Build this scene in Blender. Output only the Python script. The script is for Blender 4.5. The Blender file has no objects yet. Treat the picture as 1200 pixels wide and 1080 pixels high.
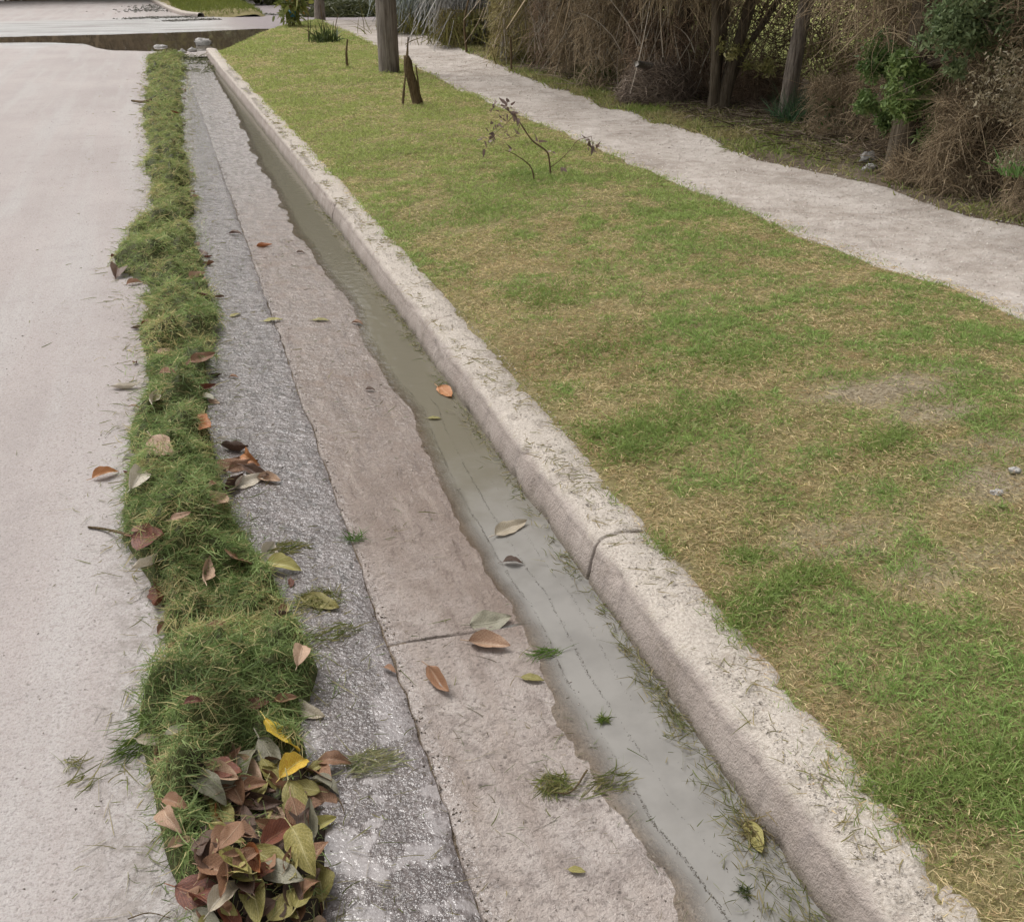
import bpy, math, random
import numpy as np
from mathutils import Matrix, Vector
SC = bpy.context.scene
COL = SC.collection
rng = np.random.default_rng(7)
random.seed(7)

# ------------------------------------------------------------------ camera
CAM_H = 1.6
FPX = 1200.0
YAW = math.atan2(.355, math.hypot(1, .4875)); PIT = math.atan(.4875)
Fv = Vector((math.sin(YAW)*math.cos(PIT), math.cos(YAW)*math.cos(PIT), -math.sin(PIT)))
Rv = Vector((math.cos(YAW), -math.sin(YAW), 0)); Uv = Rv.cross(Fv)
cam = bpy.data.cameras.new('camera'); cam.lens = 36; cam.sensor_width = 36; cam.sensor_fit = 'HORIZONTAL'
cam.clip_start = .05; cam.clip_end = 2000
co = bpy.data.objects.new('camera', cam); COL.objects.link(co)
m = Matrix((Rv, Uv, -Fv)).transposed().to_4x4(); m.translation = (0, 0, CAM_H); co.matrix_world = m
SC.camera = co

def ray(px, py):
    return Fv + Rv*((px-600)/FPX) + Uv*((540-py)/FPX)
def P(px, py, z=0.0):                 # survey: where a sight line meets height z
    d = ray(px, py); t = (z-CAM_H)/d.z
    return d.x*t, d.y*t
def PD(px, py, Y):                    # survey: where a sight line crosses the plane at distance Y
    d = ray(px, py); t = Y/d.y
    return Vector((d.x*t, Y, CAM_H+d.z*t))

# ------------------------------------------------------------------ noise
def _h(ix, iy, s):
    n = (ix.astype(np.int64)*374761393 + iy.astype(np.int64)*668265263 + s*1442695041) & 0xffffffff
    n = ((n ^ (n >> 13))*1274126177) & 0xffffffff
    n = (n ^ (n >> 16)) & 0xffffffff
    return n/4294967295.0
def vn(x, y, s=0):
    x = np.asarray(x, float); y = np.asarray(y, float)
    x0 = np.floor(x); y0 = np.floor(y); fx = x-x0; fy = y-y0
    fx = fx*fx*(3-2*fx); fy = fy*fy*(3-2*fy)
    a = _h(x0, y0, s); b = _h(x0+1, y0, s); c = _h(x0, y0+1, s); d = _h(x0+1, y0+1, s)
    return (a*(1-fx)+b*fx)*(1-fy)+(c*(1-fx)+d*fx)*fy
def fbm(x, y, f=1.0, s=0, o=4):
    x = np.asarray(x, float); y = np.asarray(y, float)
    r = 0; a = .5; t = 0
    for i in range(o):
        r = r + a*vn(x*f, y*f, s+i*17); t += a; a *= .5; f *= 2.03
    return r/t
def sst(a, b, x):
    t = np.clip((np.asarray(x, float)-a)/(b-a), 0, 1); return t*t*(3-2*t)
def lerp_cols(c0, c1, t):
    t = np.asarray(t)[:, None]; return np.asarray(c0)*(1-t)+np.asarray(c1)*t
def interp(pts):
    pts = sorted(pts); xs = [p[0] for p in pts]; ys = [p[1] for p in pts]
    return lambda y: np.interp(y, xs, ys)

# ------------------------------------------------------------------ mesh making
def mesh_np(name, v, q, col=None, smooth=False, uv=None):
    v = np.asarray(v, np.float32); q = np.asarray(q, np.int32)
    me = bpy.data.meshes.new(name); k = q.shape[1]
    me.vertices.add(len(v)); me.vertices.foreach_set('co', v.ravel())
    me.loops.add(q.size); me.loops.foreach_set('vertex_index', q.ravel())
    me.polygons.add(len(q)); me.polygons.foreach_set('loop_start', np.arange(0, q.size, k, dtype=np.int32))
    me.update(calc_edges=True)
    if smooth: me.polygons.foreach_set('use_smooth', np.ones(len(q), bool))
    if col is not None:
        a = me.attributes.new('Col', 'FLOAT_COLOR', 'POINT')
        c = np.ones((len(v), 4), np.float32); c[:, :3] = col; a.data.foreach_set('color', c.ravel())
    if uv is not None:
        l = me.uv_layers.new(name='UVMap'); l.data.foreach_set('uv', np.asarray(uv, np.float32)[q.ravel()].ravel())
    return me
def obj(name, me, mat=None, parent=None, loc=None, **props):
    o = bpy.data.objects.new(name, me); COL.objects.link(o)
    if mat is not None and me is not None:
        for mm in (mat if isinstance(mat, (list, tuple)) else [mat]): me.materials.append(mm)
    if parent is not None: o.parent = parent
    if loc is not None: o.location = loc
    for k, v in props.items(): o[k] = v
    return o
def thing(name, label, cat, loc, group=None, rz=0):
    o = obj(name, None, loc=loc, label=label, category=cat)
    o.rotation_euler = (0, 0, rz)
    if group: o['group'] = group
    return o
class MB:
    def __init__(s): s.v = []; s.q = []; s.c = []; s.n = 0
    def add(s, v, q, c=None):
        v = np.asarray(v, float).reshape(-1, 3); q = np.asarray(q, int)
        s.v.append(v); s.q.append(q+s.n); s.n += len(v)
        if c is None: c = (.5, .5, .5)
        c = np.asarray(c, float)
        s.c.append(np.broadcast_to(c, v.shape).copy())
        return s
    def mesh(s, name, smooth=False):
        return mesh_np(name, np.vstack(s.v), np.vstack(s.q), np.vstack(s.c), smooth)
def grid_q(nr, nc):
    i = np.arange(nr-1)[:, None]*nc+np.arange(nc-1)[None, :]; i = i.ravel()
    return np.stack([i, i+1, i+nc+1, i+nc], 1)
def unit(a): return a/np.maximum(np.linalg.norm(a, axis=-1, keepdims=True), 1e-9)
def strands(base, d, bend, L, w, nseg=3, sides=1, col=None, tip=.15, tipcol=None, side=None):
    """curved blades (sides=1) or thin round twigs (sides>=3)"""
    N = len(base); d = unit(np.asarray(d, float)); bend = np.asarray(bend, float)
    L = np.broadcast_to(np.asarray(L, float), (N,)); w = np.broadcast_to(np.asarray(w, float), (N,))
    rnd = rng.normal(size=(N, 3)) if side is None else side
    s1 = unit(np.cross(d, rnd)); s2 = unit(np.cross(d, s1))
    V = []; C = []
    for k in range(nseg+1):
        t = k/nseg
        c = base + (d*t + bend*t*t)*L[:, None]
        ww = w*(1-(1-tip)*t**1.6) if sides > 1 else w*(.75+.25*min(1, 3*t))*(1-(1-tip)*t**2.5)
        if sides == 1: ring = [c-s1*ww[:, None]*.5, c+s1*ww[:, None]*.5]
        else: ring = [c+(s1*math.cos(2*math.pi*j/sides)+s2*math.sin(2*math.pi*j/sides))*ww[:, None]*.5 for j in range(sides)]
        V.append(np.stack(ring, 1))
        if col is not None:
            cc = col if tipcol is None else col*(1-t)+tipcol*t
            C.append(np.repeat(np.broadcast_to(cc, (N, 3))[:, None, :], len(ring), 1))
    V = np.stack(V, 1); ns = V.shape[2]; per = (nseg+1)*ns      # N, nseg+1, ns, 3
    f = []
    for k in range(nseg):
        if ns == 2: f.append([k*2, k*2+1, k*2+3, k*2+2])
        else:
            for j in range(ns): f.append([k*ns+j, k*ns+(j+1) % ns, (k+1)*ns+(j+1) % ns, (k+1)*ns+j])
    f = np.array(f)
    q = (np.arange(N)[:, None, None]*per + f[None]).reshape(-1, 4)
    return V.reshape(-1, 3), q, (np.stack(C, 1).reshape(-1, 3) if col is not None else None)
def tube(pts, rad, sides=10, wob=0.0, seed=0, cap=True):
    pts = np.asarray(pts, float); n = len(pts); rad = np.broadcast_to(np.asarray(rad, float), (n,))
    t = unit(np.gradient(pts, axis=0)); ref = np.array([.31, .95, .05])
    s1 = unit(np.cross(t, ref)); s2 = np.cross(t, s1)
    a = np.linspace(0, 2*math.pi, sides, endpoint=False)
    r = rad[:, None]*(1+wob*(vn(np.cos(a)[None]*2+np.arange(n)[:, None]*.35+9, np.sin(a)[None]*2+seed, seed)-.5)*2)
    v = pts[:, None]+(s1[:, None]*np.cos(a)[None, :, None]+s2[:, None]*np.sin(a)[None, :, None])*r[..., None]
    v = v.reshape(-1, 3); q = []
    for k in range(n-1):
        for j in range(sides): q.append([k*sides+j, k*sides+(j+1) % sides, (k+1)*sides+(j+1) % sides, (k+1)*sides+j])
    if cap:
        for b, off in ((0, pts[0]), (n-1, pts[-1])):
            v = np.vstack([v, off[None]]); ci = len(v)-1
            for j in range(0, sides, 2):
                q.append([ci, b*sides+j, b*sides+(j+1) % sides, b*sides+(j+2) % sides])
    return v, np.array(q)
def curve_pts(p0, p1, n=8, sag=(0, 0, 0), jit=0, seed=0):
    r = np.random.default_rng(seed); t = np.linspace(0, 1, n)[:, None]
    p = np.asarray(p0)*(1-t)+np.asarray(p1)*t + np.asarray(sag)*4*t*(1-t)
    if jit: p[1:-1] += r.normal(size=(n-2, 3))*jit
    return p
def catmull(ctrl, n=6):
    c = [np.asarray(x, float) for x in ctrl]; c = [2*c[0]-c[1]]+c+[2*c[-1]-c[-2]]; out = []
    for i in range(1, len(c)-2):
        for k in range(n):
            t = k/n; a, b, d, e = c[i-1:i+3]
            out.append(.5*(2*b+(d-a)*t+(2*a-5*b+4*d-e)*t*t+(3*b-a-3*d+e)*t**3))
    out.append(c[-2]); return np.array(out)

# ------------------------------------------------------------------ materials
class NT:
    def __init__(s, name):
        s.m = bpy.data.materials.new(name); s.m.use_nodes = True
        s.t = s.m.node_tree; s.t.nodes.clear(); s.out = s.n('ShaderNodeOutputMaterial')
    def n(s, ty, **kw):
        x = s.t.nodes.new(ty)
        for k, v in kw.items():
            if hasattr(x, k) and not k[0].isupper(): setattr(x, k, v)
        return x
    def set(s, sock, v):
        if hasattr(v, 'is_output') or isinstance(v, bpy.types.NodeSocket): s.t.links.new(v, sock)
        else: sock.default_value = v
    def co(s): return s.n('ShaderNodeTexCoord').outputs['Object']
    def mapping(s, v, scale):
        x = s.n('ShaderNodeMapping'); s.set(x.inputs['Vector'], v); x.inputs['Scale'].default_value = scale; return x.outputs[0]
    def noise(s, v, scale, detail=4, rough=.55, dist=0):
        x = s.n('ShaderNodeTexNoise'); s.set(x.inputs['Vector'], v); x.inputs['Scale'].default_value = scale
        x.inputs['Detail'].default_value = detail; x.inputs['Roughness'].default_value = rough; x.inputs['Distortion'].default_value = dist
        return x.outputs['Fac']
    def voro(s, v, scale, feature='F1'):
        x = s.n('ShaderNodeTexVoronoi'); x.feature = feature; s.set(x.inputs['Vector'], v); x.inputs['Scale'].default_value = scale
        return x.outputs['Distance']
    def ramp(s, f, stops):
        x = s.n('ShaderNodeValToRGB'); s.set(x.inputs['Fac'], f); e = x.color_ramp.elements
        while len(e) < len(stops): e.new(.5)
        for i, (p, c) in enumerate(stops):
            e[i].position = p; e[i].color = (*c, 1) if not isinstance(c, (int, float)) else (c, c, c, 1)
        return x.outputs['Color']
    def mix(s, f, a, b, mode='MIX'):
        x = s.n('ShaderNodeMix'); x.data_type = 'RGBA'; x.blend_type = mode
        s.set(x.inputs[0], f); s.set(x.inputs[6], a if not isinstance(a, tuple) else (*a, 1)); s.set(x.inputs[7], b if not isinstance(b, tuple) else (*b, 1))
        return x.outputs[2]
    def math(s, op, a, b=0.0, c=None, clamp=False):
        x = s.n('ShaderNodeMath'); x.operation = op; x.use_clamp = clamp; s.set(x.inputs[0], a); s.set(x.inputs[1], b)
        if c is not None: s.set(x.inputs[2], c)
        return x.outputs[0]
    def rng(s, v, a, b, c=0, d=1, smooth=True):
        x = s.n('ShaderNodeMapRange'); x.interpolation_type = 'SMOOTHSTEP' if smooth else 'LINEAR'
        s.set(x.inputs[0], v)
        for i, k in enumerate((a, b, c, d)): s.set(x.inputs[i+1], k)
        return x.outputs[0]
    def bump(s, h, strength=.5, dist=.01, normal=None):
        x = s.n('ShaderNodeBump'); s.set(x.inputs['Height'], h); s.set(x.inputs['Strength'], strength); x.inputs['Distance'].default_value = dist
        if normal is not None: s.set(x.inputs['Normal'], normal)
        return x.outputs[0]
    def pbr(s, color, rough=.8, normal=None, spec=.5, **kw):
        x = s.n('ShaderNodeBsdfPrincipled')
        s.set(x.inputs['Base Color'], (*color, 1) if isinstance(color, tuple) else color)
        s.set(x.inputs['Roughness'], rough); s.set(x.inputs['Specular IOR Level'], spec)
        if normal is not None: s.set(x.inputs['Normal'], normal)
        for k, v in kw.items(): s.set(x.inputs[k.replace('_', ' ')], v)
        return x.outputs[0]
    def done(s, sh): s.t.links.new(sh, s.out.inputs['Surface']); return s.m
    def sep(s, v):
        x = s.n('ShaderNodeSeparateXYZ'); s.set(x.inputs[0], v); return x.outputs

def mat_col(name, rough=.65, transl=.25, spec=.3, vary=.0):
    """colour stored per blade / twig"""
    t = NT(name); a = t.n('ShaderNodeAttribute'); a.attribute_name = 'Col'
    c = a.outputs['Color']
    b = t.pbr(c, rough, spec=spec)
    if transl:
        tr = t.n('ShaderNodeBsdfTranslucent'); t.set(tr.inputs['Color'], c)
        x = t.n('ShaderNodeMixShader'); x.inputs[0].default_value = transl
        t.t.links.new(b, x.inputs[1]); t.t.links.new(tr.outputs[0], x.inputs[2]); b = x.outputs[0]
    return t.done(b)

def mat_road():
    t = NT('pale_concrete'); o = t.co(); x, y, z = t.sep(o)
    big = t.noise(o, .55, 4); mid = t.noise(o, 5, 5, .6); fine = t.noise(o, 90, 4, .7); fine2 = t.noise(o, 330, 2, .6)
    streak = t.noise(t.mapping(o, (1.6, .12, 1)), 2.2, 4, .6)
    c = t.ramp(big, [(.3, (.355, .313, .297)), (.7, (.44, .392, .374))])
    c = t.mix(t.rng(streak, .42, .7), c, (.43, .40, .385))
    c = t.mix(t.math('MULTIPLY', t.rng(mid, .5, .75), .35), c, (.30, .265, .25))
    c = t.mix(t.math('MULTIPLY', t.rng(fine, .47, .30), .75), c, (.17, .147, .138))  # hollows of the grain darkened: cavity shade painted into the colour
    c = t.mix(t.math('MULTIPLY', t.rng(t.noise(o, 170, 3, .7), .50, .36), .5), c, (.20, .175, .165))
    c = t.mix(t.math('MULTIPLY', t.rng(t.noise(o, 38, 5, .75), .52, .66), .5), c, (.26, .22, .20))
    c = t.mix(t.math('MULTIPLY', t.rng(fine, .58, .72), .5), c, (.60, .56, .54))
    # small dark aggregate pits
    pv = t.voro(o, 26); pits = t.math('MULTIPLY', t.rng(pv, .16, .06), t.rng(t.noise(o, 3.5, 2), .47, .58))
    c = t.mix(t.math('MULTIPLY', pits, .6), c, (.12, .10, .09))
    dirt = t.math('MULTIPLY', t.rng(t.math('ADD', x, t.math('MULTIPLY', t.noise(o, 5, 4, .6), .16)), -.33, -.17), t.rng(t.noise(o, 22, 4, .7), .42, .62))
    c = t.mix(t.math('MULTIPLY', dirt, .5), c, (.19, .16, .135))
    tyre = t.math('MULTIPLY', t.rng(t.noise(t.mapping(o, (2.2, .05, 1)), 1.6, 3, .5), .52, .68), t.rng(t.noise(o, 12, 4, .7), .35, .65))
    c = t.mix(t.math('MULTIPLY', tyre, .28), c, (.27, .24, .23))
    # water film beside the gutter joint: the joint side of the row of cuttings stays wet
    wn = t.noise(o, 3.0, 4, .6); wn2 = t.noise(o, 14, 3, .6)
    edge = t.math('ADD', x, t.math('MULTIPLY', t.math('SUBTRACT', wn, .5), .22))
    wet = t.rng(edge, -.14, .02)
    wet = t.math('MULTIPLY', wet, t.rng(y, 21.5, 20.5))
    # wet sheet on the crossing street, its sky sheen painted as pale colour
    cw = t.math('MULTIPLY', t.rng(t.math('ADD', y, t.math('MULTIPLY', t.math('SUBTRACT', t.noise(o, .35, 4, .6), .5), 6.)), 24.6, 25.6),
                t.rng(t.math('ADD', t.math('ADD', y, t.math('MULTIPLY', x, -.35)), t.math('MULTIPLY', t.math('SUBTRACT', t.noise(o, .45, 4, .6), .5), 5.)), 38., 36.))
    cw = t.math('MULTIPLY', cw, t.rng(t.math('ADD', x, t.math('MULTIPLY', wn, 1.5)), 3.2, 1.5))
    wall = t.math('MAXIMUM', wet, cw)
    c = t.mix(t.math('MULTIPLY', wet, .70), c, t.mix(1., c, (.70, .67, .69), 'MULTIPLY'))
    wv = t.noise(t.mapping(o, (.25, 2.2, 1)), 1.3, 5, .65)
    c = t.mix(t.math('MULTIPLY', cw, t.rng(wv, .36, .5)), c, t.mix(t.rng(wv, .45, .7), (.52, .51, .495), (.72, .71, .70)))
    film = t.math('MULTIPLY', wall, t.math('MULTIPLY', t.rng(t.math('ADD', t.noise(o, 7.5, 3, .5), t.math('MULTIPLY', wn2, .45)), .74, .80), t.rng(y, 2.4, 1.7)))   # flat standing film
    pw = t.noise(o, 62, 5, .78); pw2 = t.noise(t.mapping(o, (1, .6, 1)), 24, 4, .7)
    pw3 = t.noise(t.mapping(o, (1., .55, 1)), 34, 4, .75); wc = t.mix(t.rng(pw, .38, .62), (.17, .140, .134), (.335, .290, .280)); wc = t.mix(t.math('MULTIPLY', t.rng(pw3, .48, .37), t.rng(y, 1.6, 3.2, .30, .9)), wc, (.05, .042, .04)); wc = t.mix(t.math('MULTIPLY', t.rng(pw3, .56, .63), .28), wc, (.46, .42, .41))  # pale and dark flecks paint the wet sparkle into the colour
    pw4 = t.noise(t.mapping(o, (1.5, .5, 1)), 6.5, 4, .65); wc = t.mix(t.math('MULTIPLY', t.rng(pw4, .46, .60), .7), wc, (.105, .082, .078)); wc = t.mix(t.math('MULTIPLY', t.rng(pw2, .54, .68), .4), wc, (.16, .135, .125))
    c = t.mix(t.math('MULTIPLY', wet, .86), c, t.mix(t.math('MULTIPLY', film, .55), wc, (.27, .25, .245)))
    # the crossing street is an older purplish grey surface
    xs = t.math('MULTIPLY', t.rng(x, 1.4, 3.0), t.rng(y, 24., 26.))
    c = t.mix(xs, c, t.mix(mid, (.20, .17, .175), (.30, .26, .26)))
    r = t.math('SUBTRACT', .88, t.math('MULTIPLY', wet, .40))
    h = t.math('ADD', t.math('MULTIPLY', fine, 1.), t.math('MULTIPLY', fine2, .5))
    h = t.math('ADD', h, t.math('MULTIPLY', mid, 1.0))
    h = t.math('ADD', h, t.math('MULTIPLY', t.math('MULTIPLY', t.noise(o, 48, 5, .75), wall), 3.0))
    st = t.math('MULTIPLY', t.math('SUBTRACT', 1., t.math('MULTIPLY', film, .6)), t.math('ADD', .55, t.math('MULTIPLY', wall, .35)))
    nb = t.bump(h, st, .012)
    return t.done(t.pbr(c, r, nb, spec=.4, Coat_Weight=t.math('ADD', wet, t.math('MULTIPLY', cw, .35)), Coat_Roughness=.05, Coat_IOR=1.55, Coat_Normal=t.bump(t.math('ADD', t.math('MULTIPLY', t.noise(o, 24, 2, .5), t.rng(y, 1.6, 3.4, .35, 1.7)), t.noise(o, 88, 2, .6)), t.math('SUBTRACT', 1., t.math('MULTIPLY', film, .75)), .0085)))

def mat_gutter():
    t = NT('gutter_concrete'); o = t.co(); x, y, z = t.sep(o)
    big = t.noise(o, 2.2, 5, .6); mid = t.noise(o, 9, 5, .65); fine = t.noise(o, 85, 4, .7); fine2 = t.noise(o, 300, 2, .6)
    long_ = t.noise(t.mapping(o, (5, .5, 1)), 2.0, 4, .6)
    c = t.ramp(big, [(.28, (.34, .285, .255)), (.5, (.44, .38, .345)), (.72, (.52, .465, .435))])
    c = t.mix(t.math('MULTIPLY', t.rng(long_, .45, .7), .55), c, (.26, .20, .165))
    near = t.rng(y, 2.6, 5.)
    c = t.mix(t.math('MULTIPLY', near, .35), c, (.25, .20, .175))
    c = t.mix(t.math('MULTIPLY', t.rng(mid, .48, .66), .62), c, (.20, .16, .14))
    c = t.mix(t.math('MULTIPLY', t.rng(t.noise(o, 34, 5, .72), .52, .68), .6), c, (.17, .14, .125))
    c = t.mix(t.math('MULTIPLY', t.rng(fine, .48, .30), .65), c, (.12, .095, .08))
    c = t.mix(t.math('MULTIPLY', t.rng(fine, .6, .72), .4), c, (.56, .51, .48))
    pv = t.voro(o, 30); pits = t.math('MULTIPLY', t.rng(pv, .20, .07), t.rng(t.noise(o, 4., 2), .44, .56))
    c = t.mix(t.math('MULTIPLY', pits, .75), c, (.07, .055, .045))
    # dampness: more in the far reach, and a dark fringe near the water line
    e = t.math('ADD', x, t.math('MULTIPLY', t.math('SUBTRACT', big, .5), .14))
    damp = t.math('MAXIMUM', t.rng(e, .69, .78), t.math('MULTIPLY', t.rng(y, 2.0, 4.5), t.rng(mid, .28, .52)))
    damp = t.math('MAXIMUM', damp, t.math('MULTIPLY', t.rng(e, .43, .36), .8))
    c = t.mix(t.math('MULTIPLY', damp, .45), c, t.mix(1., c, (.78, .75, .73), 'MULTIPLY'))
    for yj in (2.21, 6.4, 10.8):
        jl = t.rng(t.math('ABSOLUTE', t.math('ADD', t.math('SUBTRACT', y, yj), t.math('MULTIPLY', t.math('SUBTRACT', t.noise(o, 12, 3), .5), .016))), .0065, .002)
        c = t.mix(t.math('MULTIPLY', jl, .8), c, (.06, .048, .04))
    dk = t.noise(t.mapping(o, (1., .8, 1)), 1.7, 5, .65)
    c = t.mix(t.math('MULTIPLY', t.rng(dk, .47, .62), t.rng(y, 1.9, 3.2, .25, .75)), c, (.215, .165, .135))
    c = t.mix(t.math('MULTIPLY', t.rng(t.math('ADD', y, t.math('MULTIPLY', dk, 1.2)), 2.3, 3.5), .68), c, (.205, .150, .118))
    strk = t.noise(t.mapping(o, (6.5, 1.1, 1)), 3.2, 5, .7)
    c = t.mix(t.math('MULTIPLY', t.rng(strk, .52, .66), t.rng(y, 1.6, 3.0, .2, .6)), c, (.36, .295, .25))
    c = t.mix(t.math('MULTIPLY', t.rng(strk, .46, .34), t.rng(y, 1.6, 3.0, .15, .6)), c, (.13, .092, .075))
    gl = t.noise(o, 55, 5, .78)
    c = t.mix(t.math('MULTIPLY', t.math('MULTIPLY', t.rng(gl, .58, .66), damp), .4), c, (.58, .54, .52))  # pale flecks are glints painted on the damp slab
    c = t.mix(t.math('MULTIPLY', t.rng(y, 6., 10.), .6), c, t.mix(t.rng(t.noise(t.mapping(o, (1., .45, 1)), 26, 4, .75), .42, .58), (.12, .105, .10), (.42, .39, .375)))  # far reach: light and dark flecks paint in its wet sparkle
    silt = t.rng(e, .78, .92)
    c = t.mix(t.math('MULTIPLY', silt, .4), c, (.25, .225, .19))
    damp = t.math('MAXIMUM', damp, t.math('MULTIPLY', t.rng(y, 5., 10.), t.rng(t.noise(o, 3., 4, .6), .32, .5)))
    r = t.math('SUBTRACT', .86, t.math('MULTIPLY', damp, .38))
    h = t.math('ADD', t.math('ADD', fine, t.math('MULTIPLY', fine2, .5)), t.math('MULTIPLY', mid, 1.2))
    h = t.math('ADD', h, t.math('MULTIPLY', t.noise(o, 45, 5, .75), 1.8))
    return t.done(t.pbr(c, r, t.bump(h, .8, .012), spec=.45, Coat_Weight=t.math('MULTIPLY', damp, .85), Coat_Roughness=.06, Coat_IOR=1.55, Coat_Normal=t.bump(t.math('ADD', t.math('MULTIPLY', t.noise(o, 24, 2, .5), 1.5), t.noise(o, 80, 2, .6)), .9, .0095)))

def mat_kerb():
    t = NT('kerb_concrete'); o = t.co(); x, y, z = t.sep(o)
    big = t.noise(o, 3, 5, .6); mid = t.noise(o, 18, 5, .65); fine = t.noise(o, 120, 4, .7)
    c = t.ramp(big, [(.3, (.30, .25, .22)), (.7, (.41, .355, .32))])
    st = t.noise(t.mapping(o, (14, 14, 1.2)), 1.6, 4, .6)
    c = t.mix(t.math('MULTIPLY', t.rng(st, .5, .72), .5), c, (.24, .205, .19))
    c = t.mix(t.math('MULTIPLY', t.rng(t.math('ADD', z, t.math('MULTIPLY', t.math('SUBTRACT', mid, .5), .05)), .015, -.03), .75), c, (.15, .125, .095))   # wet foot
    top = t.rng(t.math('ADD', z, t.math('MULTIPLY', t.math('SUBTRACT', mid, .5), .04)), .070, .10)
    sand = t.mix(t.rng(fine, .38, .6), (.40, .35, .30), (.53, .475, .42))
    c = t.mix(top, c, sand)
    c = t.mix(t.math('MULTIPLY', t.rng(mid, .56, .74), t.math('MULTIPLY', top, .55)), c, (.34, .29, .20))
    c = t.mix(t.math('MULTIPLY', t.rng(fine, .40, .28), .35), c, (.20, .17, .145))
    c = t.mix(t.math('MULTIPLY', t.rng(t.noise(o, 7, 5, .7), .54, .66), .45), c, (.23, .19, .155))
    pv = t.voro(o, 42); pits = t.math('MULTIPLY', t.rng(pv, .14, .05), t.rng(t.noise(o, 7., 2), .5, .62))
    c = t.mix(t.math('MULTIPLY', pits, .6), c, (.10, .08, .065))
    h = t.math('ADD', fine, t.math('MULTIPLY', mid, 1.5))
    return t.done(t.pbr(c, .88, t.bump(h, .7, .012), spec=.3))

def mat_soil(name, stops, scale=3, bumpd=.03, fs=60, speck=(.5, .46, .40), speckamt=.3, rough=.95):
    t = NT(name); o = t.co()
    big = t.noise(o, scale, 5, .62); mid = t.noise(o, scale*6, 5, .65); fine = t.noise(o, fs, 4, .7)
    f = t.math('ADD', t.math('MULTIPLY', big, .6), t.math('MULTIPLY', mid, .4))
    c = t.ramp(f, stops)
    c = t.mix(t.math('MULTIPLY', t.rng(fine, .58, .72), speckamt), c, speck)
    c = t.mix(t.math('MULTIPLY', t.rng(fine, .42, .28), .5), c, t.mix(1., c, (.4, .38, .36), 'MULTIPLY'))
    if name == 'thatch':
        a = t.n('ShaderNodeAttribute'); a.attribute_name = 'Bare'
        c = t.mix(a.outputs['Fac'], c, t.mix(t.rng(fine, .35, .65), (.19, .148, .10), (.40, .335, .245)))
    h = t.math('ADD', fine, t.math('MULTIPLY', mid, 2.))
    return t.done(t.pbr(c, rough, t.bump(h, .8, bumpd), spec=.2))

def mat_water(name, turbid=(.23, .205, .175), amt=.8, ripple=.05, rscale=9, far=None, calm=1.):
    t = NT(name); o = t.co()
    a = t.n('ShaderNodeAttribute'); a.attribute_name = 'Col'; dep = t.sep(a.outputs['Color'])[0]
    n1 = t.noise(o, rscale, 3, .5); nb = t.bump(n1, ripple, .02)
    pol = t.noise(o, 6, 4, .6)
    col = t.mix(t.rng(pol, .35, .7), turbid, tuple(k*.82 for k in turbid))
    if far: col = t.mix(t.rng(t.math('ADD', t.sep(o)[1], t.math('MULTIPLY', pol, .8)), 2.7, 3.9), col, far)  # far reach takes the olive of tree reflections, painted into the water colour
    tr = t.n('ShaderNodeBsdfTransparent'); tr.inputs['Color'].default_value = (.82, .79, .73, 1)
    df = t.n('ShaderNodeBsdfDiffuse'); t.set(df.inputs['Color'], col)
    m1 = t.n('ShaderNodeMixShader'); t.set(m1.inputs[0], t.math('MULTIPLY', t.rng(dep, 0., .8, 0.05, 1., False), amt))
    t.t.links.new(tr.outputs[0], m1.inputs[1]); t.t.links.new(df.outputs[0], m1.inputs[2])
    gl = t.n('ShaderNodeBsdfGlossy'); gl.inputs['Roughness'].default_value = .025; t.set(gl.inputs['Normal'], nb)
    fr = t.n('ShaderNodeFresnel'); fr.inputs['IOR'].default_value = 1.33; t.set(fr.inputs['Normal'], nb)
    m2 = t.n('ShaderNodeMixShader'); t.set(m2.inputs[0], t.math('MULTIPLY', fr.outputs[0], calm))
    t.t.links.new(m1.outputs[0], m2.inputs[1]); t.t.links.new(gl.outputs[0], m2.inputs[2])
    return t.done(m2.outputs[0])

def mat_bark(name, a, b, sc=1., rough=.9):
    t = NT(name); o = t.co()
    s = t.noise(t.mapping(o, (22*sc, 22*sc, 1.6*sc)), 2., 5, .65); g = t.noise(o, 4*sc, 4)
    crack = t.noise(t.mapping(o, (60*sc, 60*sc, 2.2*sc)), 1.5, 3, .6)
    c = t.mix(t.rng(s, .3, .7), a, b)
    c = t.mix(t.math('MULTIPLY', t.rng(g, .5, .7), .4), c, tuple(.6*k for k in a))
    c = t.mix(t.math('MULTIPLY', t.rng(crack, .42, .32), .7), c, tuple(.3*k for k in a))
    return t.done(t.pbr(c, rough, t.bump(t.math('ADD', s, crack), .8, .02), spec=.2))

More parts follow.
